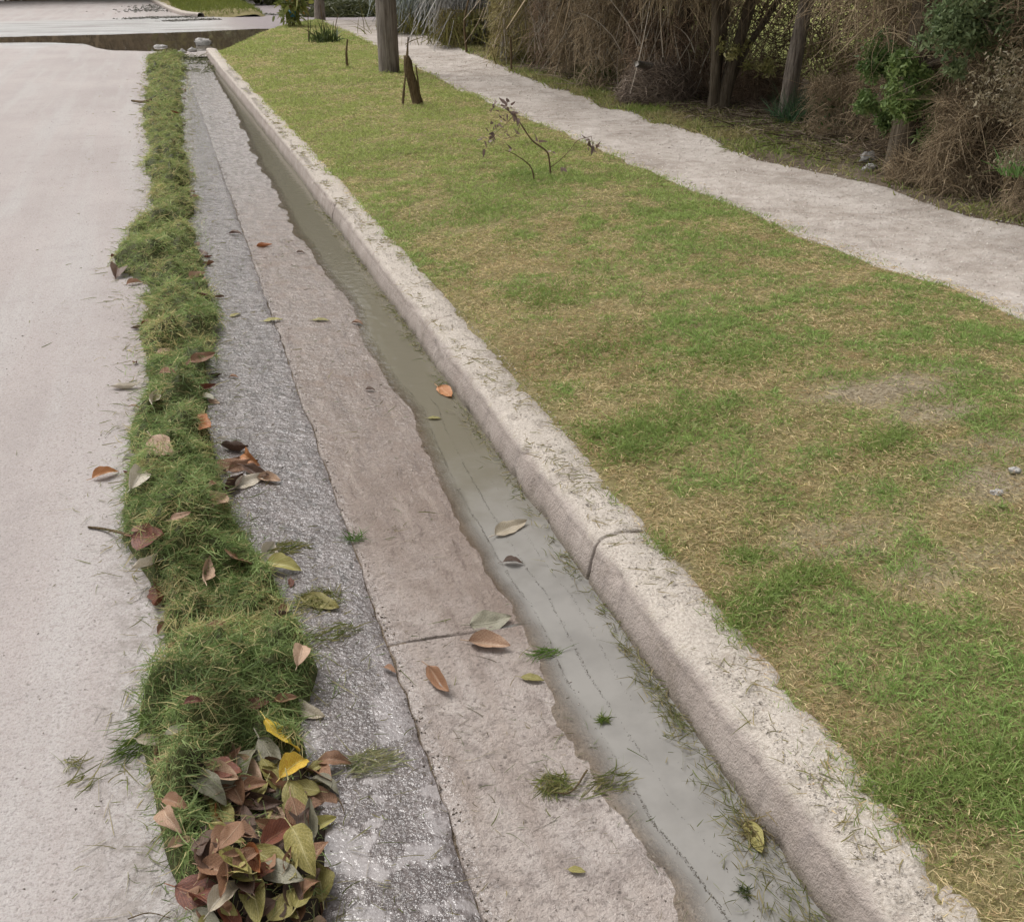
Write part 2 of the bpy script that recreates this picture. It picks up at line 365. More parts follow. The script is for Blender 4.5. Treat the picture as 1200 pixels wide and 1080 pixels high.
def mat_leaf(name, a, b, vein, spot=.4, rough=.5):
    t = NT(name); u = t.n('ShaderNodeUVMap').outputs[0]; uu, vv, _ = t.sep(u); o = t.co()
    info = t.n('ShaderNodeObjectInfo'); rnd = info.outputs['Random']
    av = t.math('ABSOLUTE', t.math('SUBTRACT', vv, .5))
    sh = t.n('ShaderNodeVectorMath'); sh.operation = 'ADD'; t.set(sh.inputs[0], o)
    cx = t.n('ShaderNodeCombineXYZ'); t.set(cx.inputs[0], t.math('MULTIPLY', rnd, 3.)); t.set(sh.inputs[1], cx.outputs[0]); oo = sh.outputs[0]
    n = t.noise(oo, 28, 4, .6)
    c = t.mix(t.rng(t.math('ADD', n, t.math('MULTIPLY', t.math('SUBTRACT', rnd, .5), .35)), .3, .68), a, b)
    sp = t.noise(oo, 75, 3, .7); c = t.mix(t.math('MULTIPLY', t.rng(sp, .55, .68), spot), c, tuple(.25*k for k in a))
    mid = t.rng(av, .035, .012)
    w = t.n('ShaderNodeTexWave'); w.inputs['Scale'].default_value = 3.2; w.inputs['Distortion'].default_value = .6
    cv = t.n('ShaderNodeCombineXYZ'); t.set(cv.inputs[0], t.math('SUBTRACT', uu, t.math('MULTIPLY', av, .8))); t.set(w.inputs['Vector'], cv.outputs[0])
    sv = t.math('MULTIPLY', t.rng(w.outputs['Fac'], .9, .98), .4)
    c = t.mix(t.math('MAXIMUM', t.math('MULTIPLY', mid, .7), sv), c, vein)
    h = t.math('SUBTRACT', t.noise(oo, 60, 3), t.math('ADD', mid, t.math('MULTIPLY', sv, .6)))
    b_ = t.pbr(c, rough, t.bump(h, .5, .003), spec=.45)
    tr = t.n('ShaderNodeBsdfTranslucent'); t.set(tr.inputs['Color'], c)
    x = t.n('ShaderNodeMixShader'); x.inputs[0].default_value = .15
    t.t.links.new(b_, x.inputs[1]); t.t.links.new(tr.outputs[0], x.inputs[2])
    return t.done(x.outputs[0])

M = {}
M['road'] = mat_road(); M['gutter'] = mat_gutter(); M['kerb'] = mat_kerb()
M['lawn_soil'] = mat_soil('thatch', [(.3, (.16, .14, .06)), (.5, (.25, .215, .10)), (.7, (.35, .29, .16))], 3, .03, 70, (.30, .26, .15), .35)
M['path'] = mat_soil('sandy_dirt', [(.34, (.27, .23, .195)), (.48, (.41, .36, .32)), (.64, (.55, .50, .46))], 1.6, .02, 45, (.64, .60, .56), .5)
M['bank'] = mat_soil('dark_litter', [(.3, (.10, .075, .055)), (.5, (.18, .14, .10)), (.7, (.29, .235, .17))], 2, .05, 40, (.34, .28, .21), .45)
M['field'] = mat_soil('field_turf', [(.3, (.22, .25, .07)), (.5, (.34, .36, .11)), (.7, (.46, .45, .18))], .6, .05, 25, (.36, .38, .14), .3)
M['ground'] = mat_soil('earth', [(.3, (.10, .085, .065)), (.5, (.16, .135, .11)), (.7, (.22, .19, .155))], .5, .05, 20)
M['blade'] = mat_col('grass_blade', .6, .42, .25); M['twig'] = mat_col('dry_twig', .85, 0, .15); M['leafy'] = mat_col('green_leaf', .5, .25, .35)
M['crumb'] = mat_col('grit', .92, 0, .2)
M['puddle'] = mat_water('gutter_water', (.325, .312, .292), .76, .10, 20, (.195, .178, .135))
M['pool'] = mat_water('street_water', (.185, .145, .10), .95, .03, 2.5, None, .78)
M['pole'] = mat_bark('weathered_pole', (.15, .125, .105), (.31, .275, .245), .9)
M['bark_grey'] = mat_bark('grey_bark', (.13, .105, .085), (.33, .285, .24), 1.2)
M['bark_brown'] = mat_bark('brown_bark', (.085, .065, .045), (.20, .165, .12), 1.)
M['rot'] = mat_bark('rotten_wood', (.09, .06, .032), (.22, .16, .09), 2.)
M['stem'] = mat_bark('sapling_bark', (.13, .08, .05), (.24, .16, .11), 3.)
M['board'] = mat_bark('bleached_board', (.30, .28, .25), (.50, .47, .43), 1.)
M['stone'] = mat_soil('pale_rubble', [(.3, (.34, .32, .30)), (.5, (.5, .48, .46)), (.7, (.62, .60, .58))], 6, .02, 50)
t = NT('blue_tag'); M['blue'] = t.done(t.pbr((.07, .24, .36), .5))
L = {}
L['tan'] = mat_leaf('tan_leaf', (.32, .19, .12), (.46, .31, .21), (.52, .38, .27), .3)
L['brown'] = mat_leaf('brown_leaf', (.17, .085, .045), (.30, .16, .09), (.36, .24, .15), .5)
L['dark'] = mat_leaf('dark_leaf', (.065, .038, .025), (.13, .075, .05), (.19, .12, .09), .5)
L['red'] = mat_leaf('red_leaf', (.09, .024, .013), (.19, .058, .03), (.33, .15, .08), .4, .4)
L['orange'] = mat_leaf('orange_leaf', (.32, .105, .035), (.44, .19, .07), (.55, .33, .17), .4)
L['yellow'] = mat_leaf('yellow_leaf', (.50, .24, .015), (.62, .46, .05), (.66, .55, .2), .35)
L['olive'] = mat_leaf('olive_leaf', (.20, .17, .045), (.36, .32, .10), (.45, .41, .2), .45)
L['lime'] = mat_leaf('yellow_green_leaf', (.21, .185, .05), (.38, .32, .11), (.46, .40, .19), .4)
L['pale'] = mat_leaf('pale_leaf', (.38, .32, .23), (.52, .46, .37), (.56, .50, .41), .25, .4)
L['grey'] = mat_leaf('grey_leaf', (.19, .175, .12), (.31, .29, .21), (.38, .355, .27), .3, .35)

# ------------------------------------------------------------------ the lie of the land
SEAM = .360; KX = interp([(-4, .978), (7, .98), (10, .955), (14, .90), (18, .84), (22.5, .80)])
ZW = -.032                                        # gutter water level
WE = interp([(y, x) for x, y in [P(*p, ZW) for p in [(811,1069),(775,1015),(735,967),(700,900),(680,870),(640,800),(600,710),(577,680),(560,647),(533,603),(497,527),(480,480),(447,440),(420,393),(413,360),(380,320),(343,263),(327,230),(303,190),(277,133),(247,80)]]] + [(-3, .74)])
wl = [(175,65),(168,140),(172,190),(172,240),(150,285),(137,310),(150,335),(165,390),(155,450),(155,560),(145,630),(190,700),(195,770),(165,850),(180,920),(200,1010),(232,1080)]
wr = [(215,65),(214,100),(212,140),(225,240),(240,330),(255,380),(240,430),(245,520),(268,590),(300,650),(350,730),(370,780),(350,850),(360,900),(380,960),(375,1080)]
WL = interp([(y, x) for x, y in [P(*p) for p in wl]]); WR = interp([(y, x) for x, y in [P(*p) for p in wr]])
W_Y0, W_Y1 = 1.30, 21.9
xn = [(y, x) for x, y in []]
# crossing-street pool: near edge and far edge as distance over X
ne = [P(*p, -.02) for p in [(0,50.5),(60,50),(100,52),(112,56),(130,59.5),(165,60),(250,60)]]; fe = [P(*p, -.02) for p in [(0,43.6),(120,41),(240,37),(300,34)]]
NE = interp([(-30, ne[0][1]+.5)]+[(x, y) for x, y in ne]+[(3, 21.0), (8, 22)]); FE = interp([(-30, fe[0][1])]+[(x, y) for x, y in fe]+[(12, 25.5)])
ZP = -.02
def z_road(x, y):
    x = np.asarray(x, float); y = np.asarray(y, float)
    z = -.016*sst(-.5, .36, x)*sst(21.5, 20, y)
    z = z + .004*(fbm(x, y, 1.3, 3)-.5)+.0025*(fbm(x, y, 6, 5)-.5)*sst(16, 6, y)
    d = np.maximum(NE(x)-y, y-FE(x))                     # <0 in the pool
    e = d + .35*(fbm(x, y, .9, 11)-.5)
    dip = ZP+np.clip(e, -2, 1.6)*.022
    k = sst(-2.5, -1.0, -np.abs(d))                       # blend zone
    k = np.where(d < 0, 1, k)
    return z*(1-k)+np.minimum(dip, .004)*k
def z_gut(x, y):
    x = np.asarray(x, float); y = np.asarray(y, float)
    we = WE(y); u = (we-x)
    z = ZW + np.where(u > 0, u*.035, u*.11) + .0036*(fbm(x, y, 7, 21)-.5) + .005*(fbm(x, y, 2.2, 23)-.5) + .0016*(fbm(x, y, 26, 25, 3)-.5)*sst(8, 4, y)
    for yj in (2.21, 6.4, 10.8):
        z = z - .006*np.exp(-((y-yj)/.004)**2)*sst(-.01, .03, u)
    return z
def wrow(x, y):
    """height of the row of cuttings above the road"""
    x = np.asarray(x, float); y = np.asarray(y, float)
    j = .24*(fbm(x*0, y, 2.2, 41, 3)-.5)*sst(2.5, 5., y)+.03*(fbm(x*0, y, 11, 42)-.5)
    l = WL(y)+j; r = WR(y)+.24*(fbm(x*0+3, y, 2.0, 43, 3)-.5)*sst(2.5, 5., y)+.03*(fbm(x*0+7, y, 11, 44)-.5)
    u = np.clip((x-(l+r)/2)/((r-l)/2), -1, 1)
    H = 1.45*(.030+.045*fbm(x, y, 1.7, 47)+.022*sst(4, 1.8, y))*(.15+1.7*sst(.2, .8, fbm(x, y, 5.0, 49, 4)))*(.45+1.1*fbm(x, y, 17, 51, 3))
    return H*np.sqrt(np.clip(1-u*u, 0, 1))*sst(W_Y0-.1, W_Y0+.12, y)*sst(W_Y1, W_Y1-.5, y)
GX = interp([(-4, 1.075), (1.25, 1.07), (1.39, 1.065), (1.61, 1.085), (1.85, 1.12), (2.14, 1.155), (2.5, 1.125), (3, 1.16), (3.7, 1.185), (4.57, 1.16), (5.8, 1.10), (7.1, 1.06), (10.8, 1.01), (18.2, .97), (23, .95)])
lawn_far = [P(*p, .16) for p in [(262,50),(285,42),(305,35.5),(329,29),(345,26),(364,22.5)]]
YF = interp([(-1, 20.8), (.6, 21.4)]+lawn_far+[(5, 30.5), (60, 31)])
PL = interp([(y, x) for x, y in [P(*p, .2) for p in [(1200,378),(1100,335),(1000,300),(900,262),(800,220),(720,185),(640,150),(580,125),(520,97),(480,75),(440,55),(400,35)]]]+[(-4, 3.42), (40, 4.2)])
PR = interp([(y, x) for x, y in [P(*p, .22) for p in [(1200,265),(1130,245),(1050,215),(950,195),(880,180),(800,150),(740,130),(680,110),(620,90),(560,65),(520,48),(480,35),(470,28)]]]+[(-4, 4.62), (40, 6.)])
def pl_(y): return PL(y)+.16*(fbm(y*0+1., y, 1.6, 61)-.5)
def pr_(y): return PR(y)+.26*(fbm(y*0+5., y, 1.3, 63)-.5)
def z_verge(x, y):
    x = np.asarray(x, float); y = np.asarray(y, float)
    d = x-GX(y)
    z = .088+.109*sst(0, 1.6, d)+.03*sst(3, 4.5, d)
    z = z+.05*(fbm(x, y, 1.1, 71)-.5)*sst(.05, .5, d)+.022*(fbm(x, y, 5, 73)-.5)*sst(0, .15, d)+.030*(fbm(x, y, 13, 77, 3)-.5)*sst(0.02, .2, d)*sst(14, 7, y)*sst(.1, -.1, x-PL(y))
    pm = sst(0, .2, x-PL(y))*sst(0, .2, PR(y)-x)
    z = z-.022*pm
    z = z+.12*(fbm(x, y, .9, 75)-.45)*sst(0., .9, x-PR(y)-.1)
    rim = YF(x)-y
    return z*sst(-.3, 1.3, rim)-.35*sst(.05, -.5, rim)-.07*sst(-.01, -.09, d)
def in_lawn(x, y): return (x > GX(y)-.02) & (y < YF(x))
def gz(x, y):
    x_ = np.asarray(x, float); y_ = np.asarray(y, float)
    z = np.where(x_ < SEAM, z_road(x_, y_)+wrow(x_, y_), np.where(x_ < KX(y_), np.maximum(z_gut(x_, y_), ZW), z_verge(x_, y_)))
    z = np.where(y_ > 21.4, np.where(in_lawn(x_, y_), z_verge(x_, y_), z_road(x_, y_)), z)
    return z
def G(px, py):
    z = 0.
    for _ in range(12): x, y = P(px, py, z); z = .5*z+.5*float(gz(x, y))
    return np.array([x, y, float(gz(x, y))])

def rows(y0, y1, step0, grow=.012):
    y = [y0]
    while y[-1] < y1: y.append(y[-1]+max(step0, grow*max(abs(y[-1]), .5)*.6))
    y[-1] = y1
    return np.array(y)
def sheet(name, ys, xs_of, zf, mat, skirt=0., **props):
    X = np.array([xs_of(y) for y in ys]); Y = np.repeat(ys[:, None], X.shape[1], 1); Z = zf(X, Y)
    if skirt:
        X = np.hstack([X[:, :1], X, X[:, -1:]]); Y = np.hstack([Y[:, :1], Y, Y[:, -1:]]); Z = np.hstack([Z[:, :1]-skirt, Z, Z[:, -1:]-skirt])
    me = mesh_np(name, np.stack([X, Y, Z], -1).reshape(-1, 3), grid_q(*X.shape), smooth=True)
    return obj(name, me, mat, **props)

# ground out to the horizon
xs = np.concatenate([-np.geomspace(900, 6, 20), np.linspace(-5, 12, 18), np.geomspace(14, 900, 20)])
sheet('ground', np.concatenate([np.linspace(-40, 40, 9), np.geomspace(60, 1200, 12)]), lambda y: xs, lambda X, Y: -.20+0*X, M['ground'], kind='structure')
# road up to the crossing, then the crossing street
def seam_w(y): return .0008+.0055*np.maximum(0, fbm(y*0+2., y, 9, 81)-.40)+.012*np.maximum(0, fbm(y*0+2., y, 23, 83)-.55)
def seam_c(y): return SEAM+.022*(fbm(y*0+2., y, 4.1, 85)-.5)+.010*(fbm(y*0+2., y, 17, 87)-.5)
yr = rows(-3, 21.3, .012); yr = np.unique(np.concatenate([yr]+[np.linspace(j-.016, j+.016, 17) for j in (2.21, 6.4, 10.8)]))
base = np.concatenate([-np.geomspace(9, 1.2, 18), np.linspace(-1.1, .30, 62)])
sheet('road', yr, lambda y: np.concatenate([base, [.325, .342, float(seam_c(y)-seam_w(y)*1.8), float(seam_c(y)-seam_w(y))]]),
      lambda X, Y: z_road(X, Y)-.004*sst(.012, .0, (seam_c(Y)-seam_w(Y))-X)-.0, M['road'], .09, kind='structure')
gfr = np.concatenate([[0, .012, .03], np.linspace(.06, 1, 52)])
sheet('gutter', yr, lambda y: (lambda a, b: a+gfr*(b-a))(float(seam_c(y)+seam_w(y)), float(KX(y)+.02)),
      lambda X, Y: z_gut(X, Y)-.004*sst(.012, 0., X-(seam_c(Y)+seam_w(Y))), M['gutter'], .09, kind='structure')
yc = np.concatenate([np.linspace(21.3, 30, 90), np.linspace(30.2, 60, 60), np.linspace(62, 140, 20)])
bx = np.concatenate([-np.geomspace(60, 7, 16), np.linspace(-6.5, 6, 110), np.geomspace(6.5, 60, 20)])
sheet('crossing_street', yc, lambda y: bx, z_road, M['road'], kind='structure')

# verge: lawn soil, path, hedge bank, field
yv = np.concatenate([rows(-2, 21, .022, .018), np.linspace(21.2, 31.2, 60)])
lf = np.concatenate([np.linspace(0, .1, 8), np.linspace(.12, 1, 80)])
def bare(x, y):
    """worn spots with hardly any grass"""
    b = np.zeros(len(x))
    for px, py, rx, ry, k in ((1050, 452, .36, .15, .85), (1095, 484, .22, .10, .7), (985, 455, .16, .10, .5), (1180, 560, .20, .14, .75), (1160, 520, .25, .08, .5), (1120, 640, .28, .10, .45), (980, 600, .26, .12, .45), (800, 628, .05, .03, .7)):
        c = P(px, py, .19); b = np.maximum(b, k*sst(1.35, .35, np.hypot((x-c[0])/rx, (y-c[1])/ry)+1.1*(fbm(x, y, 8, 121)-.5)))
    return b
ls = sheet('lawn_soil', yv, lambda y: (lambda a, b: a+lf*(b-a))(float(KX(y)+.10), float(PL(y)+.35)), z_verge, M['lawn_soil'], .25, kind='structure')
co_ = np.empty(len(ls.data.vertices)*3, np.float32); ls.data.vertices.foreach_get('co', co_); co_ = co_.reshape(-1, 3)
at = ls.data.attributes.new('Bare', 'FLOAT', 'POINT'); at.data.foreach_set('value', bare(co_[:, 0], co_[:, 1]).astype(np.float32))
yp = np.concatenate([rows(-2, 21, .04, .02), np.linspace(21.2, 29.5, 50)])
pf = np.linspace(0, 1, 26)
sheet('path', yp, lambda y: (lambda a, b: a+pf*(b-a))(float(pl_(y)), float(pr_(y))), lambda X, Y: z_verge(X, Y)+.006-.018*(np.minimum(X-pl_(Y), pr_(Y)-X) < .002), M['path'], kind='structure')
bf = np.linspace(0, 1, 40)
sheet('hedge_bank', yv, lambda y: float(PL(y)+.35)+bf*(8.2-float(PL(y)+.35)), z_verge, M['bank'], kind='structure')
sheet('field', np.linspace(-10, 60, 60), lambda y: np.concatenate([np.linspace(7.6, 16, 20), np.geomspace(17, 120, 16)]), lambda X, Y: .27+.1*(fbm(X, Y, .4, 91)-.5)-.3*sst(8.0, 7.6, X)-.8*sst(29.5, 33, Y)*sst(22, 8, X), M['field'], kind='structure')

yy_ = rows(-3, 21.3, .03, .02); sheet('joint_dirt', yy_, lambda y: SEAM+np.linspace(-.05, .05, 5), lambda X, Y: -.026+.012*(fbm(X, Y, 12, 89)-.5), M['bank'], kind='structure')
# kerb: rounded cast profile, swept
def kerb(name, ys, kx, prof, label=None, joints=(), wob=1.):
    pr = np.array(prof); n = len(pr)
    Yg = np.repeat(ys[:, None], n, 1); X = kx(ys)[:, None]+pr[None, :, 0]; Z = np.repeat(pr[None, :, 1], len(ys), 0)
    s = np.cumsum(np.r_[0, np.hypot(*np.diff(pr, axis=0).T)])[None]
    nz = wob*(fbm(Yg, s+Yg*0, 9, 101)-.5)*.012+wob*(fbm(Yg, s+Yg*0, 2.2, 103)-.5)*.018
    nx = np.gradient(pr[:, 1]); nzv = np.gradient(pr[:, 0]); ln = np.hypot(nx, nzv); nx = -nx/ln; nzv = nzv/ln
    chip = np.maximum(0, fbm(Yg, s+Yg*0, 16, 107)-.66)*.10*wob
    amp = nz-chip+.010*(fbm(Yg, s*1.5+Yg*0, 24, 109, 3)-.5)*sst(.14, .2, s)*wob
    for yj in joints:
        amp = amp-.018*np.exp(-((Yg-yj-.10*(s-.12)-.03*(fbm(Yg*0, s+Yg*0, 14, 105)-.5))/.0045)**2)
    X = X+nx[None]*amp; Z = Z+nzv[None]*amp
    me = mesh_np(name, np.stack([X, Yg, Z], -1).reshape(-1, 3), grid_q(len(ys), n), smooth=True)
    return obj(name, me, M['kerb'], kind='structure')
prof = [(0, -.10), (.001, -.045), (.004, -.02), (.009, .01), (.015, .04), (.021, .064)]
prof[-1] = (.019, .052)
for a in np.linspace(0, 90, 9): prof.append((.022+.050*(1-math.cos(math.radians(a))), .058+.046*math.sin(math.radians(a))))
prof += [(.088, .1055), (.105, .106), (.125, .1055), (.145, .104), (.165, .101), (.185, .097), (.21, .09), (.24, .06), (.25, .0)]
ky = np.unique(np.concatenate([rows(-3, 21.9, .012, .012)]+[np.linspace(j-.06, j+.06, 41) for j in (2.36, 7.2)]))
kerb('kerb', ky, KX, prof, joints=(2.36, 7.2))

# gutter water
yw = rows(-2.5, 20.6, .03, .02); wf = np.linspace(0, 1, 34)
Xw = WE(yw)[:, None]-.10+wf[None]*(KX(yw)+.012-WE(yw)+.10)[:, None]; Yw = np.repeat(yw[:, None], 34, 1)
dep = np.clip((ZW-z_gut(Xw, Yw))/.0085, 0, 1)
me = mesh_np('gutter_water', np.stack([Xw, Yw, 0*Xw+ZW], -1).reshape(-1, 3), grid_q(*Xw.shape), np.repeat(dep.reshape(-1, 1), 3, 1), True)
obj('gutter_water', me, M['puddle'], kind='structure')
# pool across the street
xp = np.linspace(-14, 5.5, 160); yf = np.linspace(0, 1, 40)
Xp = np.repeat(xp[:, None], 40, 1); Yp = NE(xp)[:, None]-1.3+yf[None]*(FE(xp)-NE(xp)+2.6)[:, None]
dep = np.clip((ZP-z_road(Xp, Yp))/.015, 0, 1)
me = mesh_np('street_pool', np.stack([Xp, Yp, 0*Xp+ZP], -1).reshape(-1, 3), grid_q(*Xp.shape), np.repeat(dep.reshape(-1, 1), 3, 1), True)
obj('street_pool', me, M['pool'], kind='structure')

# ------------------------------------------------------------------ grass
def blades_lawn(x, y, bright=0., lush=0.):
    n = len(x)
    g = fbm(x, y, 1.9, 111, 4)*.55+fbm(x, y, 6.5, 113, 3)*.45
    tus = fbm(x, y, 13, 77, 3)
    g = np.clip((g-.5)*3.2+.5+(tus-.5)*1.6, 0, 1)
    dry = .30*sst(9, 2.5, y)+.20*sst(.55, .75, fbm(x, y, .8, 117))+.07
    g = np.clip(g-dry+.30+lush, 0, 1)
    z = z_verge(x, y)
    k = 1+y/5.5
    isgreen = rng.random(n) < (.40+.60*g)
    straw = ~isgreen
    az = rng.uniform(0, 2*np.pi, n)
    el = np.where(isgreen, rng.normal(.75, .35, n), rng.normal(.28, .22, n)); el = np.clip(el, .05, 1.45)
    d = np.stack([np.cos(az)*np.cos(el), np.sin(az)*np.cos(el), np.sin(el)], 1)
    Ln = np.where(isgreen, rng.uniform(.012, .032, n)*(.6+.9*g), rng.uniform(.010, .028, n))*(1+.045*np.minimum(y, 14))
    bend = np.stack([rng.normal(0, .25, n), rng.normal(0, .25, n), -rng.uniform(.1, .55, n)], 1)
    w = rng.uniform(.0012, .0026, n)*k*np.where(isgreen, 1, .8)
    cg = lerp_cols((.325, .32, .115), (.235, .33, .10), np.clip(g*1.3+rng.normal(0, .25, n), 0, 1))
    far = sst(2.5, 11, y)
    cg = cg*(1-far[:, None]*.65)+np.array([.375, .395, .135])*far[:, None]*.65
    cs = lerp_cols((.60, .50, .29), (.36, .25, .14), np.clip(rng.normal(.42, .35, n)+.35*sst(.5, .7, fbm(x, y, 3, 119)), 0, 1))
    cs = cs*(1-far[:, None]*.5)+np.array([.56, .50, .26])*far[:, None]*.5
    c = 1.13*np.where(isgreen[:, None], cg, cs)*rng.uniform(.6, 1.3, (n, 1))
    base = np.stack([x, y, z+np.where(straw, rng.uniform(0, .018, n), -.003)], 1)
    return strands(base, d, bend, Ln, w, 3, 1, c, tipcol=c*1.15)
def scatter(xr, yr_, dens):
    A = (xr[1]-xr[0])*(yr_[1]-yr_[0]); n = int(A*dens)
    return rng.uniform(*xr, n), rng.uniform(*yr_, n)
mb = MB()
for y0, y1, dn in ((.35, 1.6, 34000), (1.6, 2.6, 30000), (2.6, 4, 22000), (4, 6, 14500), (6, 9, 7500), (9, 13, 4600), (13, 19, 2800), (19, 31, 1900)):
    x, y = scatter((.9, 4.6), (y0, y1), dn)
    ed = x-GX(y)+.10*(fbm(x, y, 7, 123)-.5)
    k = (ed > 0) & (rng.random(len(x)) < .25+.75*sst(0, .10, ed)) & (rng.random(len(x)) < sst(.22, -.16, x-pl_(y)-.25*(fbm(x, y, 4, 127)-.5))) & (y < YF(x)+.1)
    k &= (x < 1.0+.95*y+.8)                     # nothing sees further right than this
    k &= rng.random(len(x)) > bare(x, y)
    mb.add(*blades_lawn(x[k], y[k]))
# longer, lusher tufts
tp = [(1045,512,.10),(870,690,.13),(745,500,.10),(800,470,.16),(690,560,.08),(915,660,.09),(960,640,.07),(1120,870,.16),(1180,880,.12),(1040,890,.14),(760,610,.07),(650,210,.30),(610,205,.18),(720,480,.10),(880,615,.06),(640,330,.2),(560,240,.3),(345,28,.8),(380,48,.5),(700,390,.2),(850,410,.2)]
for px, py, r in tp:
    c = P(px, py, .19); n = int(1300*min(1, r*7)/(1+c[1]/7)); a = rng.uniform(0, 2*np.pi, n); rr = r*1.35*rng.random(n)**.7*rng.uniform(.5, 1.1, n)*(.5+fbm(np.cos(a)*1.3+px, np.sin(a)*1.3, 1.2, 115))
    x = c[0]+rr*np.cos(a)*1.3; y = c[1]+rr*np.sin(a); k = (x > GX(y)) & (x < PL(y)+.05); x = x[k]; y = y[k]; n = len(x)
    az = rng.uniform(0, 2*np.pi, n); el = np.clip(rng.normal(.9, .3, n), .2, 1.5)
    d = np.stack([np.cos(az)*np.cos(el), np.sin(az)*np.cos(el), np.sin(el)], 1)
    cc = lerp_cols((.225, .295, .085), (.285, .375, .115), rng.random(n))*rng.uniform(.75, 1.2, (n, 1))
    mb.add(*strands(np.stack([x, y, z_verge(x, y)], 1), d, np.stack([rng.normal(0, .3, n), rng.normal(0, .3, n), -rng.uniform(.1, .5, n)], 1), rng.uniform(.025, .055, n)*(1+c[1]*.03), rng.uniform(.0016, .003, n)*(1+c[1]/6), 3, 1, cc))
# loose mown stalks and stragglers over the kerb top
x, y = scatter((.98, 1.35), (.6, 12), 1500); k = (x > KX(y)+.045) & (x < GX(y)+.06) & (fbm(x, y, 5, 125) > .50); x = x[k]; y = y[k]; n = len(x)
az = rng.uniform(0, 2*np.pi, n); el = np.abs(rng.normal(.08, .10, n)); cc = lerp_cols((.34, .27, .13), (.16, .17, .05), rng.random(n))
mb.add(*strands(np.stack([x, y, .106+np.maximum(0, z_verge(x, y)-.1)], 1), np.stack([np.cos(az)*np.cos(el), np.sin(az)*np.cos(el), np.sin(el)], 1), np.stack([rng.normal(0, .3, n), rng.normal(0, .3, n), 0*x-.05], 1), rng.uniform(.02, .06, n), rng.uniform(.0012, .0025, n)*(1+y/6), 3, 1, cc))
obj('grass', mb.mesh('grass'), M['blade'], kind='stuff', label='mown patchy green and straw coloured lawn grass between kerb and path')

# strip of rough grass between the path and the hedge
mb = MB()
for y0, y1, dn in ((3, 7, 3200), (7, 12, 2600), (12, 20, 1700), (20, 30, 1100)):
    x, y = scatter((4.0, 7.4), (y0, y1), dn)
    e = x-pr_(y); cov = fbm(x, y, 1.4, 131)
    wdt = .45+.35*sst(6, 9, y)
    k = (e > -.10+.12*rng.random(len(x))) & (rng.random(len(x)) < sst(wdt+.6, wdt-.2, e)*(.25+.75*sst(.38, .55, cov))*(.35+.65*sst(5.5, 8., y)))
    x = x[k]; y = y[k]; n = len(x); az = rng.uniform(0, 2*np.pi, n); el = np.clip(rng.normal(.95, .35, n), .15, 1.5)
    gr = np.clip(fbm(x, y, 3, 133)*1.6-.35+rng.normal(0, .2, n), 0, 1)
    cc = lerp_cols((.42, .36, .18), (.20, .28, .06), gr)*rng.uniform(.7, 1.2, (n, 1))
    mb.add(*strands(np.stack([x, y, z_verge(x, y)], 1), np.stack([np.cos(az)*np.cos(el), np.sin(az)*np.cos(el), np.sin(el)], 1), np.stack([rng.normal(0, .3, n), rng.normal(0, .3, n), -rng.uniform(.1, .5, n)], 1), rng.uniform(.04, .11, n), rng.uniform(.004, .008, n)*(1+y/14), 3, 1, cc))
obj('grass', mb.mesh('grass_strip'), M['blade'], kind='stuff', label='ragged strip of grass between the path and the hedge')

